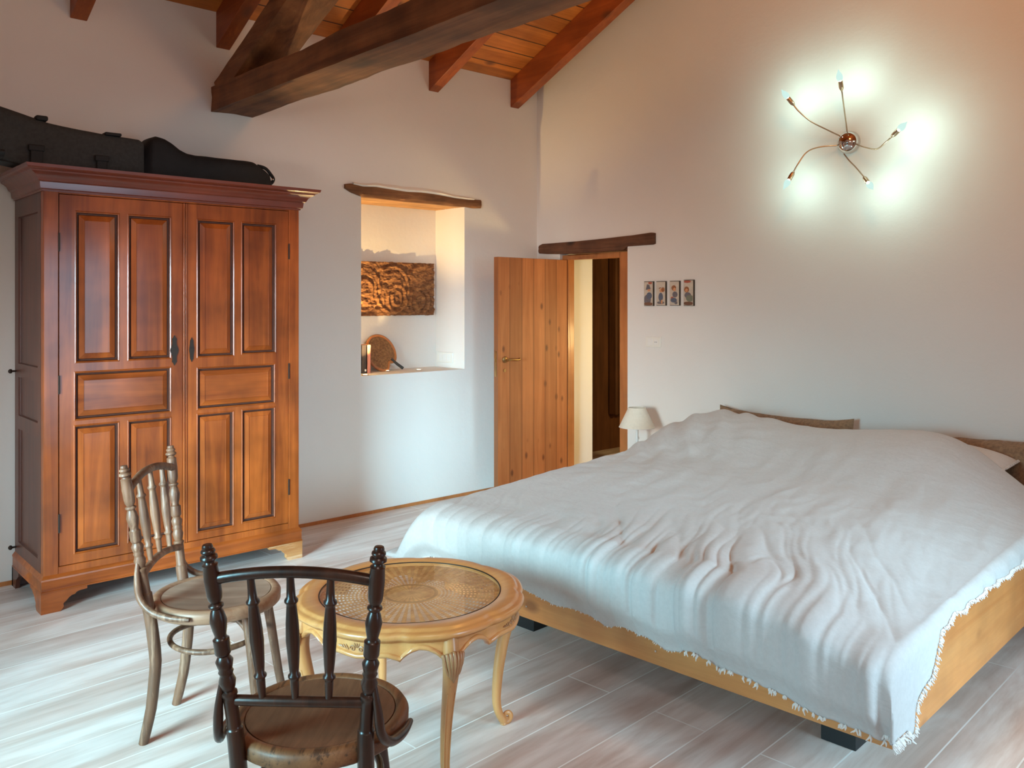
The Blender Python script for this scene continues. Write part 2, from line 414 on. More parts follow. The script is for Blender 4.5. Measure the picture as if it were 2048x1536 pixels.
o = beam('tie_beam', (2.29, 5.16, 2.728), (2.29, -1.3, 2.70), .265, .145, M['oldbeam'], 3.1, 90, .0055)
tag(o, 'thick old dark brown horizontal tie beam running from the back wall toward the camera', 'beam')
o = beam('principal_beam', (2.29, 5.06, 2.765), (2.29, 1.9, 2.765+.44*3.16), .262, .125, M['oldbeam'], 8.7, 50, .005)
tag(o, 'dark old beam rising diagonally from the end of the horizontal tie beam', 'beam')

# ------------------------------------------------------------------ niche, lintels
t = empty('niche_lintel', (3.086, 5.115, 2.21))
prof = []
top = [(0,.083),(.05,.092),(.14,.082),(.25,.088),(.40,.080),(.52,.076),(.66,.082),(.80,.078),(.95,.066),(1.08,.064),(1.214,.068)]
bot = [(1.214,.004),(1.14,-.002),(1.05,.004),(.93,.0),(.75,.004),(.5,.001),(.3,.006),(.137,.008),(.05,.03),(.0,.055)]
def lint(pt, y0, y1): return MB().prism(pt, y0, y1, lambda x, z, y: (x, y, z))
fm = MB()
NL = 60
def lz(tab, x): return interp(tab, x)
botm = sorted(bot)
def lintel_surf(fm, L, topf, botf, depth, seed, mp):
    rows = []
    for i in range(NL+1):
        x = L*i/NL; zt_, zb_ = topf(x), botf(x); nz = lambda a, b: .006*noise.noise(Vector((x*9+seed, a*3, b*3)))
        ring = [(depth, zb_), (0, zb_)] + [(-.008+nz(k, 1)*1.2, lerp(zb_, zt_, k/5)+nz(k, 7)*.5) for k in range(1, 5)] + [(0, zt_), (depth, zt_)]
        rows.append([mp(x, d, z) for d, z in ring])
    n = len(rows[0]); vs = [v for r in rows for v in r]
    fs = [(i*n+k, i*n+(k+1) % n, (i+1)*n+(k+1) % n, (i+1)*n+k) for i in range(NL) for k in range(n)]
    fs += [tuple(range(n-1, -1, -1)), tuple(range(NL*n, NL*n+n))]
    return fm.add(vs, fs)
lintel_surf(fm, 1.214, lambda x: lz(top, x), lambda x: lz(botm, x), .03, 2.2, lambda x, d, z: (x, d, z))
fm.build('lintel_face', M['lintel_x'], t, smooth=True, angle=50)
u_ = MB()
for (a, b_) in ((.03, .125), (.135, .24), (.25, .378)):
    u_.box(.137, 1.059, a, b_, .004, .048)
u_.build('underside_board', M['sawnboard'], t, bevel=.004)
tag(t, 'weathered wooden lintel above the lit wall niche', 'lintel')
# ragged plaster edge above the lintel
pm = MB(); pts = []
for i in range(40):
    x = 3.15+1.08*i/39; zt_ = interp(top, x-3.086)+2.21
    pts.append((x, zt_-.004, zt_+.016+.028*max(0, math.sin((x-3.15)/1.08*PI))*(.6+.7*abs(noise.noise(Vector((x*7, 0, 0)))))))
vs = []; fs = []
for x, a, b_ in pts: vs += [(x, YA-.012, a), (x, YA-.026, lerp(a, b_, .35)), (x, YA+.001, b_)]
for i in range(39):
    for k in range(2): fs.append((i*3+k, (i+1)*3+k, (i+1)*3+k+1, i*3+k+1))
struct(pm.add(vs, fs).build('trim_1', M['plaster_rough'], smooth=True, angle=80))

# door lintel on wall B
t = empty('door_lintel', (XB, 3.888, 1.87))
topB = [(0,.112),(.03,.118),(.2,.108),(.5,.098),(.75,.092),(1.05,.090),(1.16,.090),(1.2,.078)]
botB = [(0,.036),(.02,.030),(.26,.028),(.30,.004),(.6,0),(.97,-.002),(1.1,.004),(1.2,.012)]
fm = MB(); lintel_surf(fm, 1.2, lambda x: lz(topB, x), lambda x: lz(botB, x), .05, 5.5, lambda y, d, z: (d-.012, y, z))
fm.build('lintel_face', M['lintel_y'], t, smooth=True, angle=50)
tag(t, 'dark rough wooden lintel above the open plank door', 'lintel')

# bark relief
t = empty('bark_relief', (3.20, nd-.001, 1.381))
W_, H_ = .912, .408
def barkf(a, b):
    x, z = a*W_, b*H_
    edge = min(a, 1-a, b*.45, (1-b)*.45)
    n = noise.fractal(Vector((x*11, z*26, 3)), 1.0, 2.0, 5)
    d = .026 + .011*n + .006*noise.noise(Vector((x*60, z*120, 9)))
    for cx, cz, rr in ((.27, .20, .135), (.27, .19, .07), (.52, .20, .15), (.56, .13, .045), (.56, .13, .085), (.80, .18, .17), (.775, .115, .045), (.775, .11, .09)):
        q = abs(math.hypot((x-cx), (z-cz)*.85)-rr); d += .007*math.exp(-(q/.008)**2) - .005*math.exp(-((q-.022)/.010)**2)
    jx = .006*noise.noise(Vector((z*30, 1, 1)))*(1 if a in (0, 1) else 0); jz = .006*noise.noise(Vector((x*30, 5, 1)))*(1 if b in (0, 1) else 0)
    return (x+jx, -max(.004, d), z+jz)
bk = MB().grid(barkf, 180, 90)
nv = 91
rim = [i*nv for i in range(181)] + [180*nv+j for j in range(1, 91)] + [i*nv+90 for i in range(179, -1, -1)] + [j for j in range(89, 0, -1)]
n0 = len(bk.v); bk.v += [(bk.v[i][0], 0, bk.v[i][2]) for i in rim]
for k in range(len(rim)):
    l = (k+1) % len(rim); bk.f.append((rim[k], rim[l], n0+l, n0+k))
M['bark'], nt, b = newmat('carved_bark')
f = noi(nt, coords(nt, (1, 1, 2.2)), 22, 8, .7, .5)
r = ramp(nt, [(.3, (.05, .016, .006)), (.5, (.19, .075, .025)), (.72, (.42, .20, .07))]); nt.links.new(f, r.inputs[0])
nt.links.new(r.outputs[0], b.inputs['Base Color']); b.inputs['Roughness'].default_value = .8; bump(nt, b, f, .5, .01)
bk.build('carved_bark_panel', M['bark'], t, smooth=True, angle=60)
tag(t, 'dark carved bark relief panel with rings hanging inside the wall niche', 'wall relief')
# heart-shaped basket board
t = empty('heart_shaped_board', (3.572, 5.40, .9745), 0)
def heart(rx, rz, n=60):
    pts = []
    for k in range(n):
        a = 2*PI*k/n
        r_ = 1-.32*math.exp(-(math.atan2(math.sin(a+.95), math.cos(a+.95))/.30)**2)
        pts.append((rx*r_*math.cos(a), rz*r_*math.sin(a)))
    return pts
hp = heart(.122, .128); mph = lambda x, z, y: (x+.01, y+.055*((z)/.128+1)-.04, z+.128)
hb = MB().prism(heart(.112, .118), 0, .012, mph)
M['weave'], nt, b = newmat('woven_disc')
w1 = noi(nt, coords(nt), 70, 5, .7)
r = ramp(nt, [(.35, (.13, .055, .02)), (.65, (.33, .17, .065))]); nt.links.new(w1, r.inputs[0]); nt.links.new(r.outputs[0], b.inputs['Base Color'])
b.inputs['Roughness'].default_value = .7
hb.build('woven_face', M['weave'], t)
MB().tube([mph(x, z, .006) for x, z in hp], .011, 10, closed=True).build('rim', M['frame'], t, smooth=True)
MB().tube([mph(.07, -.045, -.004), mph(.11, -.085, -.008), mph(.15, -.118, -.012)], [.009, .011, .012], 10).build('handle', M['slot'], t, smooth=True)
tag(t, 'heart-shaped brown woven board with dark handle leaning in the wall niche', 'board')
# books
def book(x0, x1, h, mat, name, label, dep=.15):
    t = empty(name, (x0, 5.30, .970))
    MB().box(0, x1-x0, 0, .004, 0, h).box(0, .003, 0, dep, 0, h).box(x1-x0-.003, x1-x0, 0, dep, 0, h).build('cover', mat, t)
    MB().box(.003, x1-x0-.003, .004, dep-.004, .003, h-.003).build('pages', M['white'], t)
    return tag(t, label, 'book', 'books standing in the niche')
bk1 = book(3.335, 3.379, .205, plain('black_cover', (.02, .016, .018), .4), 'book', 'black book standing at the left end of the wall niche')
MB().box(.026, .040, -.0012, 0, .015, .03).build('emblem', M['white'], bk1)
book(3.381, 3.414, .205, plain('pink_cover', (.62, .25, .19), .5), 'book', 'slim pink book between the black book and the heart-shaped board')
# niche uplights
for i, (x, y) in enumerate(((3.594, 5.36), (3.833, 5.29), (3.285, 5.175))):
    t = empty('niche_spotlight', (x, y, .970))
    MB().lathe([(.0, 0), (.028, 0), (.028, .003), (.019, .005), (.019, .002), (0, .002)], 24).build('trim_ring', M['chrome'], t, smooth=True)
    m, nt, b = newmat('led_lens'); b.inputs['Emission Color'].default_value = (1, .93, .70, 1); b.inputs['Emission Strength'].default_value = 6
    MB().lathe([(0, .003), (.017, .003), (.012, .005), (0, .006)], 20).build('lens', m, t, smooth=True)
    l = bpy.data.lights.new('niche_led', 'SPOT'); l.energy = (3, 3, 80)[i]; l.color = (1, .67, .27); l.spot_size = math.radians((60, 60, 112)[i]); l.spot_blend = .5; l.shadow_soft_size = .012
    o = bpy.data.objects.new('niche_led', l); sc.collection.objects.link(o); o.location = (0, 0, .02); o.rotation_euler = (PI, 0, 0); o.parent = t
    tag(t, ['small recessed niche spotlight nearer the heart-shaped board', 'small recessed niche spotlight farther right, nearer the socket', 'recessed niche spotlight tucked behind the left edge of the niche'][i], 'spotlight', 'spotlights in the niche sill')
# niche socket plate on the right reveal
def plate(name, loc, rz, w, h, label, kind):
    t = empty(name, loc, rz)    # local: x along the plate, -y out of the wall
    MB().box(-w/2, w/2, -.010, 0, -h/2, h/2).build('plate', M['plate'], t, bevel=.003)
    if kind == 'switch':
        MB().box(-w/2+.02, -.004, -.012, -.008, -h/2+.013, h/2-.013).build('rocker', M['white'], t, bevel=.002)
        MB().lathe([(0, -.0085), (.019, -.0085), (.020, -.011), (.0, -.0113)], 24, mp=lambda x, y, z: (x+.026, z, y)).build('socket', M['white'], t, smooth=True)
        for dx in (-.008, .0, .008):
            MB().box(.026+dx-.002, .026+dx+.002, -.0125, -.0105, -.002, .002).build('socket_hole', M['slot'], t)
    else:
        for dx in (-.05, 0, .05):
            MB().box(dx-.021, dx+.021, -.011, -.008, -h/2+.013, h/2-.013).build('blank_module', M['white'], t, bevel=.0015)
    return tag(t, label, 'socket' if kind != 'switch' else 'light switch')
plate('wall_socket', (nx1, 5.365, 1.048), -PI/2, .20, .082, 'white socket plate on the right side of the wall niche', 'sock')
plate('light_switch', (XB, 3.907, 1.197), -PI/2, .135, .075, 'white switch and socket plate on the wall below the four small tiles', 'switch')

# ------------------------------------------------------------------ door and doorway
fr = MB()
fr.box(4.945, 5.02, 4.80, 4.86, 0, 1.86); fr.box(4.945, 5.02, dy0, 4.255, 0, 1.86); fr.box(4.945, 5.02, 4.255, 4.80, 1.822, 1.86)
struct(fr.build('trim_2', M['frame'], bevel=.003))
m_ = MB().box(4.93, 5.2, dy0+.001, dy1-.001, 1.875, 1.93); struct(m_.build('trim_3', M['lintel_y']))
# the leaf stands open, its local x runs from the hinge to the free edge
LW, LT, LH = .76, .042, 1.82
ang = PI + math.asin(.03)
leaf = MB().box(0, LW, 0, LT, .012, LH).build('door_1', M['door'], bevel=.003, loc=(4.935, 4.84, 0)); leaf.rotation_euler = (0, 0, ang)
struct(leaf)
h_ = MB()
hx, hz = LW-.07, 1.055
h_.lathe([(0, 0), (.024, 0), (.024, .006), (.020, .009), (0, .010)], 24, mp=lambda x, y, z: (x+hx, LT+z, y+hz))
h_.tube([(hx, LT+.008, hz), (hx, LT+.042, hz)], .009, 12)
h_.tube(spline([(hx+.005, LT+.045, hz), (hx-.03, LT+.05, hz+.002), (hx-.09, LT+.046, hz-.003), (hx-.118, LT+.040, hz+.002)], 5), [.011]*4+[.009]*12, 12)
h_.build('door_handle', M['brass'], leaf, smooth=True)
MB().box(LW-.001, LW+.002, .012, .030, .93, 1.12).build('lock_plate', M['brass'], leaf)
MB().box(LW+.0021, LW+.009, .015, .027, 1.04, 1.065).build('latch', M['brass'], leaf)
MB().lathe([(0, 0), (.013, 0), (.013, .005), (0, .005)], 16, mp=lambda x, y, z: (x+hx, LT+z, y+.975)).build('keyhole_rose', M['brass'], leaf, smooth=True)

# hallway beyond the door
w = MB(); w.box(XB+TB, 8.5, 5.75, 5.95, 0, 3.2); w.box(8.3, 8.5, 3.0, 5.75, 0, 3.2); w.box(XB+TB, 8.3, 2.8, 3.0, 0, 3.2)
struct(w.build('wall_hallway', M['hallwood'], merge=False))
struct(MB().box(XB+TB, 8.5, 2.8, 5.95, 3.2, 3.3).build('ceiling_hallway', M['hallwood']))
m_ = MB(); m_.box(5.95, 6.10, 4.98, 5.12, 0, 2.45); m_.box(5.95, 6.10, 4.3, 5.9, 2.05, 2.15)
struct(m_.build('trim_4', M['frame'], bevel=.004))
t = empty('column_radiator', (6.9, 5.68, .35))
for k in range(14):
    MB().box(-.40+.06*k, -.355+.06*k, -.04, .06, 0, 1.6).build('column', M['hallwood'], t, bevel=.01)
tag(t, 'tall dark column radiator in the hallway seen through the doorway', 'radiator')
t = tag(MB().box(5.5, 7.6, 4.3, 5.4, 0, .012).build('hallway_rug', plain('dark_rug', (.06, .02, .012), .9, var=.3), bevel=.003), 'dark brown rug on the hallway floor beyond the doorway', 'rug')

# ------------------------------------------------------------------ four small picture tiles
pal = dict(hat=(.13, .12, .14), skin=(.62, .28, .13), hair=(.30, .11, .04), blue=(.09, .11, .16), grey=(.14, .125, .14), brown=(.16, .07, .04), green=(.17, .18, .13), red=(.40, .09, .05))
pm = {k: plain('paint_'+k, c, .5, var=.25, vs=120) for k, c in pal.items()}
M['tile'] = plain('tile_glaze', (.55, .47, .38), .4, var=.1, vs=40); M['tile_edge'] = plain('tile_wood_edge', (.035, .022, .014), .6)
def ell(cx, cz, rx, rz, n=18, tilt=0):
    return [(cx+rx*math.cos(2*PI*k/n)*math.cos(tilt)-rz*math.sin(2*PI*k/n)*math.sin(tilt), cz+rx*math.cos(2*PI*k/n)*math.sin(tilt)+rz*math.sin(2*PI*k/n)*math.cos(tilt)) for k in range(n)]
figs = [
 [('grey', ell(-.008, .042, .026, .036)), ('blue', ell(.006, .07, .020, .024)), ('skin', ell(.004, .112, .011, .012)), ('hat', [(-.018,.110),(.018,.118),(.006,.146),(-.010,.150)]), ('brown', ell(0, .014, .036, .011)), ('red', ell(.014, .158, .014, .008))],
 [('blue', ell(.0, .058, .016, .030)), ('skin', ell(.004, .104, .013, .014)), ('hair', ell(.016, .108, .012, .016)), ('grey', ell(.0, .020, .026, .010)), ('skin', ell(.008, .026, .006, .014)), ('hair', [(-.016,.112),(-.004,.124),(.006,.122),(-.010,.120)])],
 [('grey', ell(.004, .074, .018, .020)), ('hair', ell(-.004, .118, .016, .018)), ('skin', ell(.002, .108, .010, .012)), ('red', ell(-.014, .05, .010, .010)), ('blue', ell(-.004, .036, .022, .016)), ('grey', ell(.012, .018, .010, .010))],
 [('hair', ell(-.012, .108, .017, .020)), ('skin', ell(-.012, .102, .009, .012)), ('grey', ell(-.004, .070, .022, .020)), ('green', ell(.010, .050, .026, .022)), ('brown', ell(0, .016, .036, .012)), ('red', ell(-.006, .160, .024, .008))]]
cols = ['with a dark pointed hat, leftmost of the four', 'with a child in blue, second from the left', 'with red patch and hair bun, third from the left', 'with long brown hair, rightmost of the four']
for i, (yc, zc, hh) in enumerate(((3.944, 1.546, .178), (3.832, 1.547, .174), (3.712, 1.548, .174), (3.592, 1.55, .181))):
    t = empty('picture_tile', (XB, yc, zc-hh/2), -PI/2)
    wv = .086
    MB().box(-wv/2, wv/2, -.012, 0, 0, hh).build('backing_board', M['tile_edge'], t)
    MB().box(-wv/2+.002, wv/2-.006, -.0135, -.012, .003, hh-.004).build('glazed_face', M['tile'], t)
    for k, (c, poly) in enumerate(figs[i]):
        mid = sum(p[0] for p in poly)/len(poly)
        MB().prism([(max(-wv/2+.003, min(wv/2-.008, p[0]*1.25-.002)), max(.004, min(hh-.005, p[1]*1.05))) for p in poly], -.0136-.0004*k, -.0142-.0004*k, lambda x, z, y: (x, y, z)).build('painted_figure' if k < 5 else 'painted_branch', pm[c], t)
    tag(t, 'small upright picture tile '+cols[i], 'picture tile', 'four small picture tiles on the wall')

# ------------------------------------------------------------------ wall lamp
t = empty('spider_wall_lamp', (XB, 2.435, 2.436))
base_c = Vector((-.0, 0, 0))
MB().lathe([(.0, 0), (.062, 0), (.067, .006), (.068, .018), (.066, .032), (.059, .047), (.047, .060), (.033, .069), (.017, .0745), (0, .076)], 48, mp=lambda x, y, z: (-z, x, y)).build('chrome_canopy', M['chrome'], t, smooth=True, angle=50)
for q in ((.03, .02), (-.02, .035)):
    MB().lathe([(0, 0), (.005, 0), (.004, .004), (0, .005)], 10, mp=lambda x, y, z, q=q: (-z-.066, x+q[0], y+q[1])).build('screw', M['brass'], t, smooth=True)
m, nt, b = newmat('frosted_bulb'); nt.nodes.remove(b)
em = N(nt, 'ShaderNodeEmission'); em.inputs[0].default_value = (.70, 1, .93, 1); em.inputs[1].default_value = .90
tr = N(nt, 'ShaderNodeBsdfTransparent'); mx = N(nt, 'ShaderNodeMixShader'); mx.inputs[0].default_value = .72
nt.links.new(tr.outputs[0], mx.inputs[1]); nt.links.new(em.outputs[0], mx.inputs[2]); nt.links.new(mx.outputs[0], nt.nodes['Material Output'].inputs[0])
M['bulb'] = m
# y, z of arm points on the wall, with the stand-off from the wall; last = end of socket
A2 = [[(1694, 262, .04), (1692, 245, .08), (1688, 215, .14), (1685, 192, .19), (1683, 178, .205)],
        [(1680, 272, .04), (1655, 260, .09), (1622, 243, .15), (1597, 222, .19), (1586, 208, .205)],
        [(1712, 288, .06), (1728, 294, .10), (1753, 298, .15), (1772, 284, .19), (1786, 271, .205)],
        [(1674, 291, .05), (1640, 294, .10), (1614, 304, .15), (1596, 328, .19), (1586, 346, .205)],
        [(1688, 308, .05), (1698, 321, .09), (1710, 333, .14), (1722, 347, .19), (1729, 356, .205)]]
arms = [[(lambda w_: (w_.y, w_.z, s_))(onB(x_, y_, XB-s_)) for x_, y_, s_ in r_] for r_ in A2]
for a in arms:
    loc = lambda p: Vector((-p[2], p[0]-2.435, p[1]-2.436))
    P = [loc(p) for p in a]; sp = spline(P, 6)
    ar = MB().tube(sp, .0042, 10).build('arm', M['lamparm'], t, smooth=True)
    d = (P[-1]-P[-2]).normalized(); d = (d+Vector((-.05, 0, 0))).normalized()
    e = P[-1]
    MB().tube([e-d*.012, e-d*.004, e+d*.004, e+d*.012, e+d*.046, e+d*.048], [.005, .009, .0125, .0135, .0135, .011], 18).build('socket_cup', M['lamparm'], ar, smooth=True)
    bp = [e+d*s for s in (.044, .049, .056, .066, .078, .090, .100, .108, .114)]
    MB().tube(bp, [.010, .0125, .016, .0185, .017, .012, .0065, .003, .0008], 20).build('flame_bulb', M['bulb'], ar, smooth=True)
    pl = point('bulb_light', e+d*.070, 8.8, (.63, 1.0, .92), .014); pl.parent = t
tag(t, 'chrome wall lamp with five curved arms and flame bulbs above the bed', 'wall lamp')

# ------------------------------------------------------------------ wardrobe
wx0, wx1, wyf, wyb = 1.088, 2.432, 4.540, 5.105
t = empty('wardrobe', (wx0, wyf, 0))
Wd = wx1-wx0; Dp = wyb-wyf
def framed(mbf, rects, x0, x1, z0, z1, mp):
    """flat front with rectangular openings; mp(x, z, depth)"""
    xs = sorted({x0, x1} | {v for r_ in rects for v in (r_[0], r_[1])}); zs = sorted({z0, z1} | {v for r_ in rects for v in (r_[2], r_[3])})
    for i in range(len(xs)-1):
        for j in range(len(zs)-1):
            cx, cz = (xs[i]+xs[i+1])/2, (zs[j]+zs[j+1])/2
            if any(r_[0] < cx < r_[1] and r_[2] < cz < r_[3] for r_ in rects): continue
            mbf.add([mp(xs[i], zs[j], 0), mp(xs[i+1], zs[j], 0), mp(xs[i+1], zs[j+1], 0), mp(xs[i], zs[j+1], 0)], [(0, 1, 2, 3)])
def raised(r_, mp, prof=((0, 0), (.004, -.003), (.009, .001), (.012, .014), (.018, .015), (.021, .010), (.046, .002), (.0475, .0045))):
    m_ = MB(); x0, x1, z0, z1 = r_; n = len(prof); vs = []; fs = []
    for ins, d in prof:
        vs += [mp(x0+ins, z0+ins, d), mp(x1-ins, z0+ins, d), mp(x1-ins, z1-ins, d), mp(x0+ins, z1-ins, d)]
    for i in range(n-1):
        for k in range(4):
            l = (k+1) % 4; fs.append((i*4+k, i*4+l, (i+1)*4+l, (i+1)*4+k))
    fs.append(tuple((n-1)*4+k for k in range(4)))
    return m_.add(vs, fs)
X = lambda x: x-wx0
# carcass: front frame around the doors
c = MB(); dz0, dz1 = .213, 2.012
c.box(0, .066, 0, .05, .175, 2.04); c.box(X(2.368), Wd, 0, .05, .175, 2.04); c.box(.066, X(2.368), 0, .05, .175, dz0-.003); c.box(.066, X(2.368), 0, .05, dz1+.003, 2.04)
c.build('front_frame', M['wardrobe'], t, bevel=.003)
MB().box(.02, Wd-.02, Dp-.012, Dp, .10, 2.06).build('back_panel', M['wside'], t)
MB().box(.02, Wd-.02, .05, Dp-.012, 2.04, 2.06).build('top_board', M['wside'], t)
MB().box(.02, Wd-.02, .05, Dp-.012, .15, .175).build('bottom_board', M['wside'], t)
for side in (0, 1):
    xo = 0 if side == 0 else Wd
    sgn = 1 if side == 0 else -1
    mp = lambda y, z, d, xo=xo, sgn=sgn: (xo+sgn*d, y, z)
    rects = [(.05+.055, Dp-.07, .24, .83), (.105, Dp-.07, .90, 1.10), (.105, Dp-.07, 1.17, 1.93)]
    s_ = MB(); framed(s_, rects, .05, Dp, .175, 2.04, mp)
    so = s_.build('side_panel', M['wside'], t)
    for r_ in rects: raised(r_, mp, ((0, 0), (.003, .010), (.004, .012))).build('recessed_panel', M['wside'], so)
# doors
sets = {0: dict(x=(1.158, 1.752), p=[(1.227, 1.437, 1.19, 1.938), (1.474, 1.697, 1.19, 1.938), (1.223, 1.697, .908, 1.150), (1.222, 1.437, .256, .888), (1.474, 1.697, .262, .888)]),
        1: dict(x=(1.778, 2.366), p=[(1.830, 2.043, 1.188, 1.936), (2.080, 2.292, 1.195, 1.936), (1.830, 2.286, .908, 1.138), (1.830, 2.040, .248, .890), (2.082, 2.286, .256, .892)])}
for s_i, S in sets.items():
    x0, x1 = S['x']; mp = lambda x, z, d: (X(x), .004+d, z)
    d_ = MB(); framed(d_, S['p'], x0, x1, dz0, dz1, mp)
    d_.add([mp(x0, dz0, 0), mp(x1, dz0, 0), mp(x1, dz1, 0), mp(x0, dz1, 0), mp(x0, dz0, .025), mp(x1, dz0, .025), mp(x1, dz1, .025), mp(x0, dz1, .025)], [(0,1,5,4),(1,2,6,5),(2,3,7,6),(3,0,4,7),(4,5,6,7)])
    do = d_.build('door', M['wardrobe'], t)
    for k, r_ in enumerate(S['p']):
        po = raised(r_, mp).build('panel', M['wardrobe_h'] if k == 2 else M['wardrobe'], do); po.data.materials.append(M['groove'])
        for fi in range(8, 20): po.data.polygons[fi].material_index = 1
    # hinges at the outer stile
    hx_ = X(x0)-.002 if s_i == 0 else X(x1)+.002
    for z in (.42, 1.09, 1.78):
        MB().tube([(hx_, -.001, z-.045), (hx_, -.001, z+.045)], .0045, 8).build('hinge', M['iron'], do, smooth=True)
    lx = 1.711 if s_i == 0 else 1.803; w2 = .017 if s_i == 0 else .012; h2 = .075 if s_i == 0 else .062
    pts = []
    for k in range(48):
        a = 2*PI*k/48; rr = 1+.28*math.cos(6*a)*(1 if s_i == 0 else .3)
        pts.append((X(lx)+w2*rr*math.cos(a), 1.235+h2*(1+.06*math.cos(8*a))*math.sin(a)))
    MB().prism(pts, .0, .004, lambda x, z, y: (x, y, z)).build('lock_plate', M['iron'], do)
    MB().lathe([(0, 0), (.004, 0), (.0035, .003), (0, .004)], 10, mp=lambda x, y, z: (X(lx)+x, -z, 1.245+y)).build('keyhole', M['slot'], do)
l_ = MB(); l_.box(X(1.752), X(1.778), .006, .03, dz0, dz1); l_.tube([(X(1.762), .001, dz0), (X(1.762), .001, dz1)], .0055, 10); l_.tube([(X(1.773), .002, dz0), (X(1.773), .002, dz1)], .0042, 10)
l_.build('centre_bead', M['wardrobe'], t, smooth=True)
# mouldings mitred round three sides: profile (out, z)
def moulding(prof, name, mat):
    m_ = MB(); vs = []; fs = []; n = len(prof)
    for o_, z in prof: vs += [(-o_, Dp, z), (-o_, -o_, z), (Wd+o_, -o_, z), (Wd+o_, Dp, z)]
    for i in range(n):
        j = (i+1) % n
        for k in range(3): fs.append((i*4+k, i*4+k+1, j*4+k+1, j*4+k))
    fs.append(tuple(i*4 for i in range(n))); fs.append(tuple(i*4+3 for i in range(n-1, -1, -1)))
    return m_.add(vs, fs).build(name, mat, t, smooth=True, angle=30)
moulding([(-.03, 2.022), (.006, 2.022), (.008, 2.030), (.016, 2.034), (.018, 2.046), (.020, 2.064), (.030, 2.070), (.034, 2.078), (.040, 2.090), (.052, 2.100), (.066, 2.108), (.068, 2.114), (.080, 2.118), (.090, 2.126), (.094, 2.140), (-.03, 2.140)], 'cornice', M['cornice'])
moulding([(-.03, .098), (.014, .098), (.014, .104), (.011, .107), (.011, .150), (.013, .154), (.012, .162), (.006, .170), (.0, .178), (-.03, .178)], 'plinth', M['wardrobe_h'])
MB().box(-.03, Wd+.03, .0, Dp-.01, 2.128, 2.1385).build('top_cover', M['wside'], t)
# bracket feet
def foot(xa, sgn, mat, name='bracket_foot'):
    pr = [(0, .099), (0, 0), (.085, 0), (.100, .018), (.098, .035), (.112, .045), (.122, .058), (.135, .066), (.150, .069), (.158, .078), (.172, .082), (.205, .084), (.205, .099)]
    m_ = MB().prism([(xa+sgn*x, z) for x, z in pr], -.014, .014, lambda x, z, y: (x, y, z))
    m_.prism([(max(y, .029), z) for y, z in pr], 0, .022, lambda y, z, x: (xa+sgn*x, y-.014, z))
    return m_.build(name, mat, t)
foot(-.014, 1, M['wardrobe_h']); fr_ = foot(Wd+.014, -1, M['chipfoot']); fr_['label'] = 'pale chipped front foot'
for xa, sgn in ((-.014, 1), (Wd+.014, -1)):
    m_ = MB().prism([(xa+sgn*x, z) for x, z in [(0, .099), (0, 0), (.08, 0), (.11, .06), (.16, .08), (.16, .099)]], Dp-.02, Dp, lambda x, z, y: (x, y, z))
    m_.prism([(Dp-y, z) for y, z in [(0, .099), (0, 0), (.07, 0), (.09, .05), (.14, .08), (.14, .099)]], 0, .02, lambda y, z, x: (xa+sgn*x, y, z)); m_.build('bracket_foot', M['wside'], t)
for z in (1.128, .207):
    MB().lathe([(0, 0), (.005, 0), (.005, .018), (.011, .022), (.012, .030), (.006, .037), (0, .038)], 14, mp=lambda x, y, z_, z=z: (-z_, Dp-.03+x, z+y)).build('side_peg', M['iron'], t, smooth=True)
tag(t, 'tall varnished reddish brown two-door wooden wardrobe against the back wall', 'wardrobe')

# ------------------------------------------------------------------ bags on the wardrobe
ZT = 2.1405
t = empty('instrument_case', (1.20, 4.80, ZT))
def case_f(a, b):      # a along the length, b round the section
    x = lerp(-.72, .415, a); q = 1-a
    h = .216+.075*sm(.0, .9, q); wy = .17+.02*q; lift = .10*max(0, q-.40)*1.6
    ang = 2*PI*b; c_, s_ = math.cos(ang), math.sin(ang); p = .34
    cx = math.copysign(abs(c_)**p, c_); sz = math.copysign(abs(s_)**p, s_)
    e = .90+.10*sm(0, .02, a)*sm(0, .02, 1-a)
    wob = .006*noise.noise(Vector((x*7, cx*2, sz*2)))
    return (x, cx*wy/2*e+wob, lift+h/2+sz*(h/2)*e+wob*(1 if sz > -.5 else 0)*.9)
cs = MB().grid(case_f, 50, 44)
for a in (0, 1):
    ring = [case_f(a, j/44) for j in range(44)]; cs.add(ring, [tuple(range(44))])
cs.build('padded_body', M['greycloth'], t, smooth=True, angle=50)
def case_pt(a, b, off=.0):
    x, y, z = case_f(a, b); c = case_f(a, 0)[2]; return Vector((x, y*(1+off*8), c+(z-c)*(1+off*6)))
MB().tube([case_pt(i/30, .655, .004) for i in range(31)], .0035, 6).build('zipper', M['strap'], t, smooth=True)
MB().tube([case_pt(i/30, .86, .004)+Vector((0, -.002, 0)) for i in range(31)], .003, 6).build('piping', M['strap'], t, smooth=True)
for xs_, z0_, z1_, w_ in ((-.10, .005, .115, .055), (.20, .0, .095, .050)):
    m_ = MB().box(xs_-w_/2, xs_+w_/2, -.106, -.093, z0_, z1_); m_.box(xs_-w_/2-.008, xs_+w_/2+.008, -.110, -.092, z1_-.022, z1_+.008)
    m_.build('buckle_strap', M['strap'], t, bevel=.004)
m_ = MB().box(-.10, -.045, -.09, -.03, .250, .275); m_.build('carry_handle', M['strap'], t, bevel=.008)
m_ = MB().box(.22, .30, -.09, -.02, .215, .231); m_.build('carry_handle', M['strap'], t, bevel=.004)
t.rotation_euler = (0, 0, math.radians(-2))
tag(t, 'long dark grey canvas instrument case lying on top of the wardrobe', 'case')
t = empty('folded_bag', (.80, 4.62, ZT))
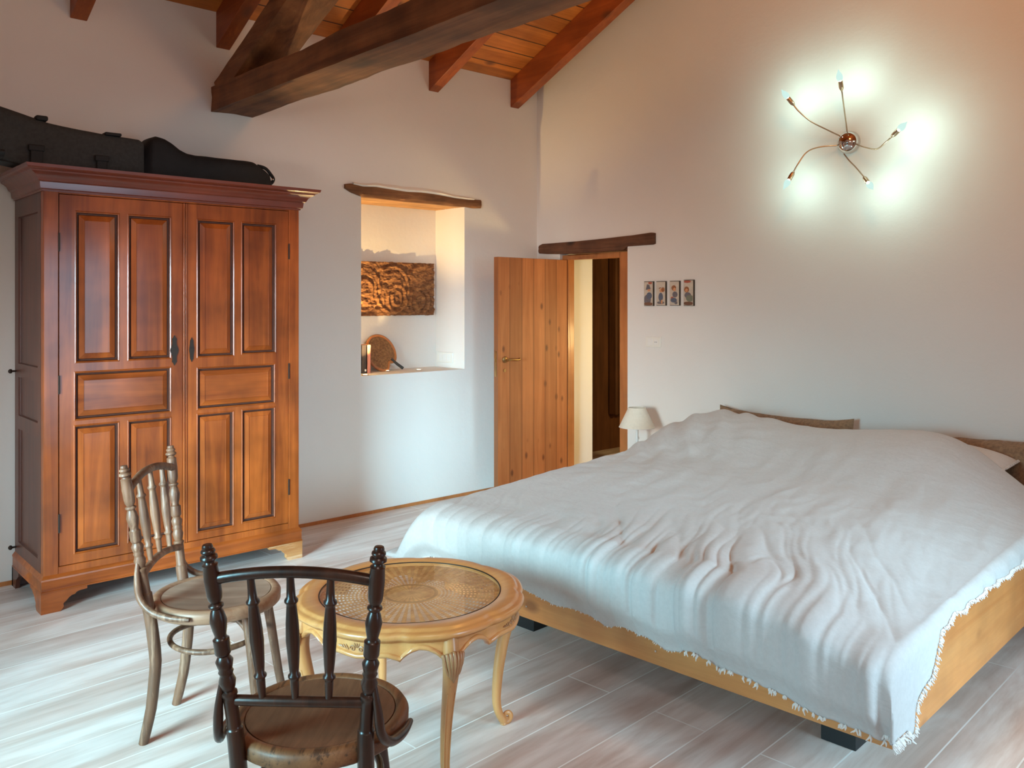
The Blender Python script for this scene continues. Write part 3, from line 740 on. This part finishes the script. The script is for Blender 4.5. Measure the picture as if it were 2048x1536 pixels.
fb = MB().grid(lambda a, b: (lerp(-.5, .13, a), .10*math.cos(2*PI*b)*(.7+.3*math.sin(PI*min(1, max(0, a)))), .05*(a*a-1)*.0+.045+.042*math.sin(2*PI*b)*(math.sin(PI*(.08+.84*a))**.5)+.012*noise.noise(Vector((a*6, b*5, 2)))), 24, 20)
t.location.z = ZT+.004
fb.build('bag_body', M['blackcloth'], t, smooth=True, angle=80)
tag(t, 'flat black cloth bag under the left end of the grey instrument case', 'bag')
# black gig bag
t = empty('gig_bag', (1.622, 4.86, ZT))
prof_t = [(0, .10), (.02, .20), (.05, .245), (.09, .262), (.13, .255), (.17, .235), (.21, .205), (.25, .185), (.30, .178), (.45, .182), (.60, .182), (.66, .180), (.70, .160), (.735, .140), (.765, .118), (.775, .098), (.77, .075), (.775, .0)]
prof_w = [(0, .15), (.05, .22), (.25, .24), (.6, .20), (.77, .13)]
def gig(a, b):
    x = .775*a; kx = .995; ztop = interp(prof_t, x) if x < .77 else .07; wy = interp(prof_w, x)
    ang = PI*(1-b)      # over the top
    c_, s_ = math.cos(ang), math.sin(ang); p = .45
    y = -math.copysign(abs(c_)**p, -c_)*wy/2; z = (abs(s_)**p)*ztop
    wob = .006*noise.noise(Vector((x*9, y*9, z*9)))
    return (x*kx+wob, y+wob*(1 if z > .01 else 0), max(0, z+wob*(z > .01)))
g_ = MB().grid(gig, 70, 30)
for a in (0, 1):
    ring = [gig(a, j/30) for j in range(31)]; g_.add(ring, [tuple(range(31))])
g_.add([gig(0, 0), gig(1, 0), gig(1, 1), gig(0, 1)], [(0, 1, 2, 3)])
g_.build('gig_bag_body', M['blackcloth'], t, smooth=True, angle=60)
MB().tube(spline([(.69, -.03, .163), (.735, -.045, .150), (.775, -.04, .115), (.795, -.03, .092), (.785, -.02, .068), (.765, -.01, .075)], 5), .010, 8).build('hanging_loop', M['strap'], t, smooth=True)
MB().lathe([(0, 0), (.005, 0), (.005, .004), (0, .005)], 10, mp=lambda x, y, z: (.782+x, -.045-z, .088+y)).build('metal_ring', M['chrome'], t)
tag(t, 'black soft gig bag on the right half of the wardrobe top', 'bag')

# ------------------------------------------------------------------ bistro chairs
def chair(loc, rz, mw, ms, mr, label, la=.020, qs=(-.52, 0, .52), ta=.034):
    t = empty('bistro_chair', loc, rz)
    ZS = .47
    # rear posts: x position, half spacing by height
    px = [(0, -.200), (.12, -.172), (.28, -.155), (.40, -.168), (.50, -.185), (.70, -.212), (.95, -.243)]
    py = [(0, .142), (.28, .146), (.50, .152), (.70, .171), (.95, .195)]
    prof = [(0, .0155), (.02, .0165), (.15, .0185), (.35, .0200), (.50, .0195), (.512, .0195), (.515, .0165), (.520, .0160), (.58, .0158), (.590, .0158), (.594, .0185), (.600, .0185), (.604, .0125), (.612, .0160), (.628, .0195), (.640, .0150), (.645, .0150), (.650, .0175), (.655, .0150), (.662, .0170), (.676, .0200), (.688, .0130), (.694, .0175), (.697, .0185), (.728, .0185), (.731, .0140), (.738, .0130), (.752, .0165), (.772, .0195), (.792, .0150), (.800, .0115), (.806, .0175), (.810, .0170), (.814, .0110), (.824, .0160), (.835, .0175), (.870, .0185), (.900, .0165), (.904, .0175), (.908, .0120), (.912, .0110), (.918, .0195), (.924, .0190), (.928, .0130), (.934, .0165), (.938, .0155), (.941, .0115), (.945, .0125), (.950, .0105), (.951, .0010)]
    def sx(tab, z):
        # smooth lookup
        return (interp(tab, z-.02)+interp(tab, z)+interp(tab, z+.02))/3 if .02 < z < .93 else interp(tab, z)
    for s in (1, -1):
        low = [q for q in prof if q[0] <= .512]; hi = [q for q in prof if q[0] >= .512]
        zz = [i*.04 for i in range(13)]+[.505, .512]
        MB().tube([(sx(px, z), s*sx(py, z), z) for z in zz], [interp(prof, z) for z in zz], 18).build('rear_leg', mw, t, smooth=True)
        MB().tube([(sx(px, z), s*sx(py, z), z) for z, r_ in hi], [r_ for z, r_ in hi], 22).build('turned_post', mw, t, smooth=True, angle=55)
        MB().tube(spline([(.135, s*.105, ZS-.035), (.15, s*.115, .36), (.165, s*.125, .25), (.185, s*.140, .10), (.205, s*.155, 0)], 6), [lerp(.0185, .0135, i/24) for i in range(25)], 16).build('front_leg', mw, t, smooth=True)
        # curved brace from the post round the rim of the seat
        bp = spline([(-.205, s*.176, .625), (-.203, s*.184, .565), (-.190, s*.190, .505), (-.145, s*.204, .466), (-.075, s*.222, .453), (-.012, s*.228, .450)], 6)
        MB().tube(bp, [lerp(.006, .0115, min(1, i/8)) if i < 22 else lerp(.0115, .007, (i-22)/8) for i in range(31)], 12).build('seat_brace', mw, t, smooth=True)
        # bentwood loop between the front leg and the seat
        MB().tube(spline([(.155, s*.120, .345), (.125, s*.105, .385), (.075, s*.085, .415), (.03, s*.075, .432)], 5), .0085, 10).build('leg_brace', mw, t, smooth=True)
    # top and lower curved rails between the posts
    def rail(z, arch, bow, r_, name):
        hw = sx(py, z); x0 = sx(px, z); pts = []
        for i in range(25):
            q = -1+2*i/24
            pts.append((x0+.004-bow*(1-q*q), q*hw, z+arch*(1-abs(q)**2.0)))
        MB().tube(pts, r_, 14).build(name, mw, t, smooth=True)
        return lambda q: Vector((x0+.004-bow*(1-q*q), q*hw, z+arch*(1-abs(q)**2.0)))
    tr_ = rail(.868, ta, .010, .0135, 'top_rail'); lr = rail(.578, la, .010, .0125, 'lower_rail')
    for q in qs:
        a = lr(q*.98); b_ = tr_(q)
        pf = [(0, .0075), (.10, .0095), (.165, .0100), (.18, .0100), (.195, .0145), (.21, .0145), (.225, .0100), (.30, .0125), (.48, .0160), (.62, .0145), (.74, .0115), (.76, .0115), (.775, .0155), (.79, .0155), (.81, .0105), (.88, .0095), (1, .0080)]
        MB().tube([a.lerp(b_, u) for u, _ in pf], [r_ for _, r_ in pf], 16).build('spindle', mw, t, smooth=True, angle=60)
    # seat
    RS = .218
    MB().lathe([(RS-.034, ZS-.044), (RS-.006, ZS-.044), (RS, ZS-.038), (RS+.001, ZS-.012), (RS-.006, ZS-.002), (RS-.016, ZS), (RS-.028, ZS-.001), (RS-.033, ZS-.006), (RS-.034, ZS-.044)], 72).build('seat_rim', mr, t, smooth=True, angle=50)
    MB().lathe([(0, ZS-.014), (.08, ZS-.0115), (.15, ZS-.007), (RS-.0345, ZS-.004), (RS-.0345, ZS-.013), (0, ZS-.020)], 64).build('seat', ms, t, smooth=True, angle=50)
    # hoop stretcher
    MB().tube([(.0+.152*math.cos(2*PI*k/48)-.005, .148*math.sin(2*PI*k/48), .315+.004*math.cos(2*PI*k/24)) for k in range(48)], .0095, 12, closed=True).build('hoop_stretcher', mw, t, smooth=True)
    return tag(t, label, 'chair', 'bentwood chairs at the round table')
chair((1.264, 2.957, 0), math.radians(-42.13), M['paleChair'], M['paleSeat'], M['paleRim'], 'pale worn bentwood chair with turned posts in front of the wardrobe')
chair((1.094, 1.926, 0), math.radians(45.5), M['darkChair'], M['darkSeat'], M['darkRim'], 'dark brown bentwood chair with turned posts seen from behind, nearest the camera', .004, (.53, .04, -.45), .022)

# ------------------------------------------------------------------ round caned table
TC = (1.681, 2.366); TZ = .530
LEG = [math.radians(-16.3+90*k) for k in range(4)]
t = empty('round_coffee_table', (TC[0], TC[1], 0))
def scal(th):      # outline of the top: eight shallow lobes with small cusps beside each leg
    d = min(abs(math.atan2(math.sin(th-l), math.cos(th-l))) for l in LEG)     # 0..pi/4
    r_ = .376 + .013*math.exp(-((d-.0)/.24)**2) + .008*math.exp(-((d-PI/4)/.28)**2)
    r_ -= .007*math.exp(-((d-.42)/.055)**2)
    return r_
def ringsurf(prof, seg=240, rf=scal):
    vs = []; fs = []
    for o_, z in prof:
        for k in range(seg):
            th = 2*PI*k/seg; r_ = (rf(th)+o_) if o_ > -.2 else -o_
            zz = z(th) if callable(z) else z
            vs.append((r_*math.cos(th), r_*math.sin(th), zz))
    n = len(prof)
    for i in range(n):
        j = (i+1) % n
        for k in range(seg):
            l = (k+1) % seg; fs.append((i*seg+k, i*seg+l, j*seg+l, j*seg+k))
    return MB().add(vs, fs)
ringsurf([(-.302, TZ-.022), (-.302, TZ-.004), (-.308, TZ-.001), (-.030, TZ), (-.022, TZ-.002), (-.019, TZ-.007), (-.012, TZ-.009), (-.004, TZ-.010), (.001, TZ-.014), (.003, TZ-.021), (0, TZ-.028), (-.010, TZ-.032), (-.016, TZ-.040), (-.05, TZ-.040)]).build('top_rim', M['table'], t, smooth=True, angle=60)
# caned disc
m, nt, b = newmat('radial_cane')
tc = N(nt, 'ShaderNodeTexCoord'); sp = N(nt, 'ShaderNodeSeparateXYZ'); nt.links.new(tc.outputs['Object'], sp.inputs[0])
rr = mth(nt, 'SQRT', mth(nt, 'ADD', mth(nt, 'MULTIPLY', sp.outputs[0], sp.outputs[0]), mth(nt, 'MULTIPLY', sp.outputs[1], sp.outputs[1])))
th = mth(nt, 'ARCTAN2', sp.outputs[1], sp.outputs[0])
sa = mth(nt, 'SINE', mth(nt, 'MULTIPLY', th, 56)); sr = mth(nt, 'SINE', mth(nt, 'ADD', mth(nt, 'MULTIPLY', rr, 2*PI/.0125), mth(nt, 'MULTIPLY', th, 1)))
hole = mth(nt, 'MULTIPLY', mth(nt, 'GREATER_THAN', sa, .1), mth(nt, 'GREATER_THAN', sr, .0))
hole = mth(nt, 'MULTIPLY', hole, mth(nt, 'MULTIPLY', mth(nt, 'GREATER_THAN', rr, .098), mth(nt, 'LESS_THAN', rr, .290)))
f = noi(nt, coords(nt), 30, 4); cr = ramp(nt, [(.35, (.48, .22, .07)), (.65, (.74, .42, .16))]); nt.links.new(f, cr.inputs[0])
ring = mth(nt, 'LESS_THAN', mth(nt, 'ABSOLUTE', mth(nt, 'SUBTRACT', rr, .086)), .006)
sf = mth(nt, 'MULTIPLY', mth(nt, 'GREATER_THAN', mth(nt, 'SINE', mth(nt, 'MULTIPLY', th, 30)), .2), mth(nt, 'LESS_THAN', rr, .08))
base = mixc(nt, mth(nt, 'MULTIPLY', ring, .55), cr.outputs[0], (.17, .075, .02)); base = mixc(nt, mth(nt, 'MULTIPLY', sf, .3), base, (.22, .11, .04))
edge = mth(nt, 'MULTIPLY', mth(nt, 'GREATER_THAN', rr, .098), mth(nt, 'MULTIPLY', mth(nt, 'GREATER_THAN', sa, -.2), mth(nt, 'GREATER_THAN', sr, -.35)))
base = mixc(nt, mth(nt, 'MULTIPLY', edge, .25), base, (.12, .05, .015))
nt.links.new(base, b.inputs['Base Color']); b.inputs['Roughness'].default_value = .5
tr = N(nt, 'ShaderNodeBsdfTransparent'); mx = N(nt, 'ShaderNodeMixShader')
nt.links.new(hole, mx.inputs[0]); nt.links.new(b.outputs[0], mx.inputs[1]); nt.links.new(tr.outputs[0], mx.inputs[2]); nt.links.new(mx.outputs[0], nt.nodes['Material Output'].inputs[0])
M['cane'] = m
MB().lathe([(0, TZ-.016), (.150, TZ-.016), (.301, TZ-.016)], 96, caps=False).build('cane_panel', M['cane'], t)
m, nt, b = newmat('table_glass')
nt.nodes.remove(b); gl = N(nt, 'ShaderNodeBsdfGlossy'); gl.inputs['Roughness'].default_value = .02
tr = N(nt, 'ShaderNodeBsdfTransparent'); fz = N(nt, 'ShaderNodeLayerWeight'); fz.inputs[0].default_value = .5; mx = N(nt, 'ShaderNodeMixShader')
fac = mth(nt, 'MULTIPLY_ADD', mth(nt, 'POWER', fz.outputs['Facing'], 5.0), .85, .04)
nt.links.new(fac, mx.inputs[0]); nt.links.new(tr.outputs[0], mx.inputs[1]); nt.links.new(gl.outputs[0], mx.inputs[2]); nt.links.new(mx.outputs[0], nt.nodes['Material Output'].inputs[0])
M['glass'] = m
MB().lathe([(0, TZ-.007), (.3015, TZ-.007)], 96, caps=False).build('glass_top', M['glass'], t)
MB().tube([(.3015*math.cos(2*PI*k/96), .3015*math.sin(2*PI*k/96), TZ-.004) for k in range(96)], .0022, 6, closed=True).build('glass_bead', M['iron'], t, smooth=True)
# shaped apron
def aplow(th):
    d = min(abs(math.atan2(math.sin(th-l), math.cos(th-l))) for l in LEG)
    tab = [(0, .432), (.08, .436), (.13, .452), (.19, .464), (.26, .468), (.33, .460), (.39, .444), (.42, .430), (.45, .436), (.52, .446), (.62, .444), (.785, .438)]
    return interp(tab, d)
apr = lambda th: scal(th)-.022
ringsurf([(0, TZ-.036), (0, lambda a: aplow(a)+.016), (.006, lambda a: aplow(a)+.014), (.009, lambda a: aplow(a)+.008), (.005, lambda a: aplow(a)+.001), (-.012, aplow), (-.016, lambda a: aplow(a)+.004), (-.018, TZ-.036)], rf=apr).build('apron', M['table'], t, smooth=True, angle=60)
for k, l in enumerate(LEG):
    ca, sa_ = math.cos(l), math.sin(l)
    pol = lambda r_, z, lat=0: Vector((r_*ca-lat*sa_, r_*sa_+lat*ca, z))
    cl = [(.352, .494), (.360, .455), (.366, .42), (.362, .38), (.350, .33), (.336, .27), (.324, .20), (.317, .13), (.317, .08), (.326, .045), (.342, .018), (.352, .008)]
    pts = spline([pol(*c_) for c_ in cl], 4)
    rad = [interp([(0, .026), (8, .027), (12, .024), (18, .020), (30, .0145), (36, .0135), (40, .015), (44, .011)], i) for i in range(len(pts))]
    lg = MB().tube(pts, rad, 16).build('leg', M['tableleg'], t, smooth=True, angle=50)
    # incised ridges down the leg
    for lat in (-.010, .010):
        MB().tube([p+Vector((ca*(r_*.86), sa_*(r_*.86), 0))+Vector((-sa_, ca, 0))*lat*r_/.018 for p, r_ in list(zip(pts, rad))[16:42]], .0022, 6).build('leg_bead', M['tableleg'], lg, smooth=True)
    # scroll foot
    sp_ = []
    for i in range(26):
        a = -PI*.6+i*.30; q = .020*(1-i/30)
        sp_.append(pol(.357+q*math.cos(a), .026+q*math.sin(a)))
    MB().tube(sp_, [lerp(.0085, .004, i/25) for i in range(26)], 10, flat=1.3).build('scroll_foot', M['tableleg'], lg, smooth=True)
    MB().lathe([(0, 0), (.011, 0), (.013, .004), (.011, .010), (0, .010)], 14, c=(pol(.345, 0).x, pol(.345, 0).y, 0)).build('foot_pad', M['tableleg'], lg, smooth=True)
    # shell carving on the knee
    sh = MB()
    for j in range(7):
        q = (j-3)/3
        sh.tube(spline([pol(.388-.010*q*q, .462-.008*abs(q), q*.032), pol(.397-.014*q*q, .438, q*.029), pol(.395-.010*q*q, .405, q*.021), pol(.385, .368+.022*abs(q), q*.013)], 4), [.0030]+[.0062]*6+[.0048]*5+[.0018], 8)
    for q in (-1, 0, 1):
        sh.tube([pol(.382, .378, 0), pol(.374, .352, q*.007), pol(.366, .332+.012*abs(q), q*.010)], [.0045, .0035, .001], 8)
    sh.build('shell_carving', M['carving'], lg, smooth=True, angle=60)
    # carved ornament in the middle of each apron bay
    m45 = l+PI/4
    ca, sa_ = math.cos(m45), math.sin(m45)
    R0 = scal(m45)-.021
    on = MB()
    def wrap(lat, z): return Vector((R0*math.cos(m45+lat/R0), R0*math.sin(m45+lat/R0), z))
    for sd in (-1, 1):
        on.tube([wrap(sd*(.014+.010*(1-i/22)*math.cos(i*.4)), .466+.010*(1-i/22)*math.sin(i*.4)) for i in range(20)], .0022, 6)
        for j in range(4):
            on.tube([wrap(sd*(.028+j*.009), .460+.002*j), wrap(sd*(.034+j*.009), .468), wrap(sd*(.038+j*.010), .476-.002*j)], [.001, .0028, .001], 6)
    for j in range(3): on.tube([wrap((j-1)*.003, .470), wrap((j-1)*.006, .478), wrap((j-1)*.009, .483)], [.0012, .0026, .001], 6)
    on.build('carved_ornament', M['carving'], t, smooth=True)
tag(t, 'round honey-coloured coffee table with caned glass top and curved carved legs', 'table')

# ------------------------------------------------------------------ bed
BA = math.radians(3.27); BL, BW = 2.22, 2.02
B0 = (2.534, 1.118, 0)
t = empty('bed_frame', B0, BA)
MB().box(0, .040, 0, BW, .170, .455).build('foot_board', M['bedpine_y'], t, bevel=.002)
MB().box(.048, BL, -.004, .040, .170, .470).build('side_rail', M['bedpine'], t, bevel=.002)
MB().box(.048, BL, BW-.040, BW+.004, .170, .470).build('side_rail', M['bedpine'], t, bevel=.002)
MB().box(BL-.042, BL, .041, BW-.041, .170, .440).build('head_board', M['bedpine_y'], t, bevel=.002)
MB().box(.041, .0475, .03, .05, .18, .44).build('corner_joint', M['bedpine'], t)
for x, y in ((.235, .215), (.235, BW-.34), (BL-.40, .215), (BL-.40, BW-.34)):
    MB().box(x, x+.12, y, y+.12, 0, .2).build('leg', M['block'], t, bevel=.002)
MB().box(.3, .36, .35, BW-.35, .15, .2).build('cross_bearer', M['bedpine_y'], t)
MB().box(.041, BL-.043, .041, BW-.041, .20, .225).build('slat_base', M['bedpine'], t)
for y in (.30, .85, 1.5): MB().lathe([(0, 0), (.005, 0), (.004, .003), (0, .0035)], 10, mp=lambda a, b_, c_, y=y: (-c_, y+a, .22+b_)).build('screw', M['chrome'], t)
tag(t, 'low wide bed frame of pale orange pine on black block feet', 'bed')
t = tag(MB().box(.05, BL-.05, .05, BW-.05, .227, .47).build('mattress', M['sheet'], bevel=.05, seg=4, loc=B0), 'white sheeted mattress lying in the pine bed frame under the duvet', 'mattress'); t.rotation_euler = (0, 0, BA)

# duvet --------------------------------------------------------------
UH = 2.16
def ztop(u, v):
    z = .585+.05*sm(.1, 1.6, u)
    bumps = .5+.5*math.cos((v-.62)/(1.78-.62)*2*PI)
    z += (.150+.035*bumps)*sm(1.30, 2.02, u)*sm(-.05, .62, v)*(1-.35*sm(1.85, 2.08, v))
    z -= .02*sm(2.05, 2.2, u)
    z -= .088*(1-sm(-.05, .50, v))**1.5 ; z -= .010*(1-sm(0, .25, u))
    z += .010*noise.noise(Vector((u*2.1, v*2.1, 1)))
    return z
def foot_hem(v):   # how low the duvet hangs over the foot board (height of the hem)
    return interp([(-.1, .222), (.10, .232), (.25, .245), (.45, .275), (.70, .285), (1.0, .300), (1.3, .315), (1.7, .330), (2.3, .335)], v) + .006*math.sin(v*23)+.005*noise.noise(Vector((v*14, 3, 0)))
def side_hem(u):   # height of the hem along the right hand rail
    return interp([(-.1, .22), (.03, .225), (.10, .30), (.18, .345), (.235, .425), (.30, .450), (.36, .462), (.8, .470), (2.3, .475)], u)+.004*noise.noise(Vector((u*19, 8, 0)))
NU, NV = 300, 300
def duvet_pt(a, b):
    # a: -1..0 overhang at the foot, then 0..1 over the bed; b: -1..0 right overhang, 0..1, then 1..2 left overhang
    v = min(max(b, 0), 1)*BW; u = max(a, 0)*UH*(1-.075*(1-sm(.10, .65, v)))
    du = max(-a, 0); dr = max(-b, 0); dl = max(b-1, 0)
    zt_ = ztop(u, v)
    x, y, z = u, v, zt_
    # folds running to the hem; they are lines of nearly constant w, slanting over the top
    env = math.exp(-max(0, u-.02)/.34)*(1 if a > 0 else 1)
    w_ = v - .55*u + .06*noise.noise(Vector((u*3, v*3, 4)))
    amp = env*(.35+.65*(1-sm(.15, 1.15, abs(v-.48))))
    ph = w_*46+2.2*noise.noise(Vector((w_*2.2, u*1.0, 7)))
    fold = (abs(math.sin(ph/2))**.7)*2-1.1
    fold2 = math.sin(w_*31+1.3+2*noise.noise(Vector((w_*4, 0, 2))))
    n1 = noise.noise(Vector((w_*8.5, (u+v)*.8, 31))); n2 = noise.noise(Vector((w_*17+u*2, (u+v)*1.5, 41)))
    cr_ = .9*abs(n1)*2.2 - .55*math.exp(-(n1/.07)**2) + .45*abs(n2)*2.0 - .32*math.exp(-(n2/.09)**2)
    cr_0 = max(0, 1-abs(noise.noise(Vector((w_*7.5, (u+v)*.9, 31)))*4.2))**2 + .6*max(0, 1-abs(noise.noise(Vector((w_*13, (u+v)*1.4, 41)))*4.0))**2
    ea = math.exp(-max(0, u-.05)/.30)*(.25+.75*(1-sm(.2, 1.3, abs(v-.5))))
    z += amp*(.003*fold+.002*fold2) + .015*ea*cr_*sm(-.02, .22, v)
    # soft creases over the top, and lines across near the head
    rid = 1-abs(noise.noise(Vector((u*2.4+v*1.2, v*4.6-u*1.6, 11)))*3.2); rid = max(0, rid)**2
    rid2 = 1-abs(noise.noise(Vector((u*5.0-v*2.0, v*3.4+u*2.2, 21)))*3.0); rid2 = max(0, rid2)**2
    mid = sm(.25, .8, u)*(1-.6*sm(1.6, 2.0, u))
    t1 = noise.noise(Vector((u*2.2+v*1.1, v*5.2-u*1.6, 51))); t2 = noise.noise(Vector((u*8-v*3, v*6+u*3, 61)))
    g1 = noise.noise(Vector((u*1.5+v*.6, v*9-u*1.2, 51))); g2 = noise.noise(Vector((u*3.2, v*19-u*3.5, 61))); g3 = noise.noise(Vector((u*13+v*5, v*4, 71)))
    z += mid*(.0022*rid+.0018*rid2 + .0075*g1 + .0035*abs(g2)*(1-.5*sm(1.2, 1.9, u))) + .004*g3*sm(.9, 1.8, v)*sm(.5, 1.1, u) + .003*noise.noise(Vector((u*11, v*11, 5)))
    lw = sm(1.2, 1.9, v)*sm(.9, 1.6, u)
    z += lw*.010*math.sin(v*34-u*20+2*noise.noise(Vector((u*4, v*4, 1))))
    if du > 0:
        hem = foot_hem(v); H = zt_-hem; r_ = .085
        arc = r_*PI/2; Ltot = arc+max(0, H-r_); s = du*Ltot
        if s < arc: an = s/r_; x -= r_*math.sin(an); z -= r_*(1-math.cos(an))
        else: x -= r_+.0; z -= r_+(s-arc)
        x -= .030
        x += .030*(1-sm(0, .3, du)) - .022*math.sin(PI*min(1, du)) + .030*sm(.72, 1, du)
        x -= (amp*(.007*fold+.004*fold2)+.013*ea*cr_)*sm(0, .35, du)
        x = min(x, -.012)if du > .35 else x
    if dr > 0:
        hem = side_hem(max(u, -.0)) if du == 0 else side_hem(0); H = max(.03, zt_-hem); r_ = min(.05, H*.9)
        arc = r_*PI/2; Ltot = arc+max(0, H-r_); s = dr*Ltot
        if s < arc: an = s/r_; y -= r_*math.sin(an)*.75; z -= r_*(1-math.cos(an))
        else: y -= r_*.75; z -= r_+(s-arc)
        y -= .006*dr*math.sin(u*40+2*noise.noise(Vector((u*6, 0, 0))))
        if du > 0: z = max(z, .245+.01*noise.noise(Vector((u*20, v*20, dr*4))))
    if dl > 0:
        y += .15*dl*(1+.4*(1-sm(0, .6, u))) + .010*math.sin(u*26)*dl; z -= .30*dl**1.7
        if du > 0: z = max(z, .30+.05*(1-du)); y += .05*du*dl; x -= .05*dl*du
    return (x, y, z)
A_ = [i/60*1-1 for i in range(60)]+[i/250 for i in range(251)]
B_ = [i/24-1 for i in range(24)]+[i/300 for i in range(301)]+[1+(i+1)/20 for i in range(20)]
vs = [duvet_pt(a, b_) for a in A_ for b_ in B_]; nb = len(B_)
fs = [(i*nb+j, (i+1)*nb+j, (i+1)*nb+j+1, i*nb+j+1) for i in range(len(A_)-1) for j in range(nb-1)]
dv = MB().add(vs, fs).build('duvet', M['duvet'], smooth=True, angle=180, loc=B0, merge=False)
dv.rotation_euler = (0, 0, BA)
sd = dv.modifiers.new('thick', 'SOLIDIFY'); sd.thickness = .006; sd.offset = -1
tag(dv, 'rumpled off-white duvet with frayed hem spread over the pine bed', 'duvet')
# frayed fringe along the hem
fr = MB(); RR = random.Random(4)
def tassel(p, out, along, L_, r_=.0022):
    p = Vector(p); d = (out*RR.uniform(.3, .9)+Vector((0, 0, -1))*RR.uniform(.4, 1)+along*RR.uniform(-.7, .7)).normalized()
    m1 = p+d*L_*.5+along*RR.uniform(-.3, .3)*L_; e = p+d*L_+Vector((0, 0, -.002))
    fr.tube([p, m1, e], [r_, r_*1.3, r_*.5], 5)
def hempts(fn, n): return [Vector(fn(i/n)) for i in range(n+1)]
for i, p in enumerate(hempts(lambda q: duvet_pt(min(.97, max(0, q*.97+RR.uniform(-.002, .002))), -1), 420)):
    for _ in range(2): tassel(p+Vector((RR.uniform(-.003, .003), -.002, .003)), Vector((0, -1, .35)), Vector((1, 0, 0)), RR.uniform(.006, .017))
for i, p in enumerate(hempts(lambda q: duvet_pt(-q, -1), 40)):
    for _ in range(3): tassel(p+Vector((0, -.004, .002)), Vector((-.3, -1, .3)), Vector((1, 0, 0)), RR.uniform(.014, .026), .0026)
for i, p in enumerate(hempts(lambda q: duvet_pt(-1, -1+1.32*min(1, max(0, q+RR.uniform(-.006, .006)))), 130)):
    for _ in range(3): tassel(p+Vector((-.004, 0, .004)), Vector((-1, 0, .1)), Vector((0, 1, 0)), RR.uniform(.008, .020), .0024)
for i, p in enumerate(hempts(lambda q: duvet_pt(-1, .34+1.5*min(1, max(0, q+RR.uniform(-.004, .004)))), 260)):
    tassel(p+Vector((-.003, 0, .003)), Vector((-1, 0, .1)), Vector((0, 1, 0)), RR.uniform(.002, .006), .0014)
fo = fr.build('frayed_fringe', M['sheet'], dv, merge=False); fo['kind'] = 'stuff'

# cushions and pillow
def cushion(name, loc, w, h, th, tilt, rz, mat, label, seed, group=None, horns=.0):
    t = empty(name, loc, rz)
    def f(a, b, s=1):
        x = (a-.5)*w; z = b*h; ea = 1-abs(2*a-1)**5; eb = 1-abs(2*b-1)**4
        d = s*th/2*max(0, ea*eb)**.5
        sag = -.03*h*math.sin(PI*a)*b*horns + horns*.02*(abs(2*a-1)**6)*b
        return (x*(1-.02*math.sin(PI*b)), d+math.sin(tilt)*z, z*math.cos(tilt)+sag+.004*noise.noise(Vector((a*8+seed, b*4, s))))
    m_ = MB().grid(lambda a, b: f(a, b, 1), 40, 20); m_.grid(lambda a, b: f(a, b, -1), 40, 20)
    c_ = m_.build('cushion_body', mat, t, smooth=True, angle=80)
    return t
t = cushion('back_cushion', (4.790, 2.83, .335), .92, .455, .13, .10, -PI/2, M['cushion'], '', 1, horns=1)
tag(t, 'brown linen back cushion leaning on the wall at the left side of the bed head', 'cushion', 'brown cushions along the bed head')
t = cushion('back_cushion', (4.80, 1.55, .44), .66, .340, .12, .08, -PI/2, M['cushion'], '', 5, horns=.1); t.rotation_euler.y = -.05
tag(t, 'brown linen back cushion leaning on the wall at the right edge of the photo', 'cushion', 'brown cushions along the bed head')
# white pillow poking out on the right
t = empty('pillow', (4.64, 1.80, .735), math.radians(-90))
def pil(a, b, s):
    x = (a-.5)*.62; y = (b-.5)*.26; ea = 1-abs(2*a-1)**4; eb = 1-abs(2*b-1)**4
    return (x, y, s*.045*max(0, ea*eb)**.6 - .06*a + .02*b)
m_ = MB().grid(lambda a, b: pil(a, b, 1), 30, 20); m_.grid(lambda a, b: pil(a, b, -1), 30, 20)
m_.build('pillow_body', M['pillow'], t, smooth=True, angle=80)
fz_ = MB()
for i in range(60):
    q = i/59; p = Vector(pil(1, q, 1)); fz_.tube([p, p+Vector((.006, RR.uniform(-.006, .006), .004)), p+Vector((.016, RR.uniform(-.008, .008), -.002))], [.002, .0025, .001], 5)
fzo = fz_.build('frayed_edge', M['pillow'], t, merge=False)
tag(t, 'off-white pillow with frayed edge showing behind the right side of the duvet', 'pillow')

# ------------------------------------------------------------------ bedside table and lamp
t = empty('bedside_table', (4.72, 3.89, 0))
MB().box(-.17, .17, -.17, .17, .38, .40).build('tabletop', M['whitewood'], t, bevel=.004)
for sx_ in (-1, 1):
    for sy_ in (-1, 1): MB().box(sx_*.155-.015, sx_*.155+.015, sy_*.155-.015, sy_*.155+.015, 0, .38).build('leg', M['whitewood'], t, bevel=.002)
tag(t, 'small white bedside table hidden behind the far side of the bed', 'table')
t = empty('table_lamp', (4.70, 3.885, .4005))
MB().lathe([(0, 0), (.055, 0), (.055, .008), (.035, .014), (.014, .024), (.010, .04), (.013, .06), (.018, .08), (.013, .10), (.010, .115), (.015, .125), (.015, .130), (.010, .140), (.012, .165), (.010, .19), (.016, .195), (.016, .21), (0, .212)], 24).build('turned_base', M['whitewood'], t, smooth=True)
MB().lathe([(.011, .19), (.013, .19), (.013, .215), (.011, .215)], 16).build('bulb_holder', M['brass'], t, smooth=True)
MB().lathe([(.126, .205), (.060, .343), (.058, .343), (.124, .205), (.126, .205)], 40).build('lamp_shade', M['shade'], t, smooth=True)
MB().tube([(.1255*math.cos(2*PI*k/40), .1255*math.sin(2*PI*k/40), .206) for k in range(40)], .002, 6, closed=True).build('shade_trim', M['whitewood'], t, smooth=True)
tag(t, 'small white table lamp with pleated cream shade beside the doorway', 'lamp')
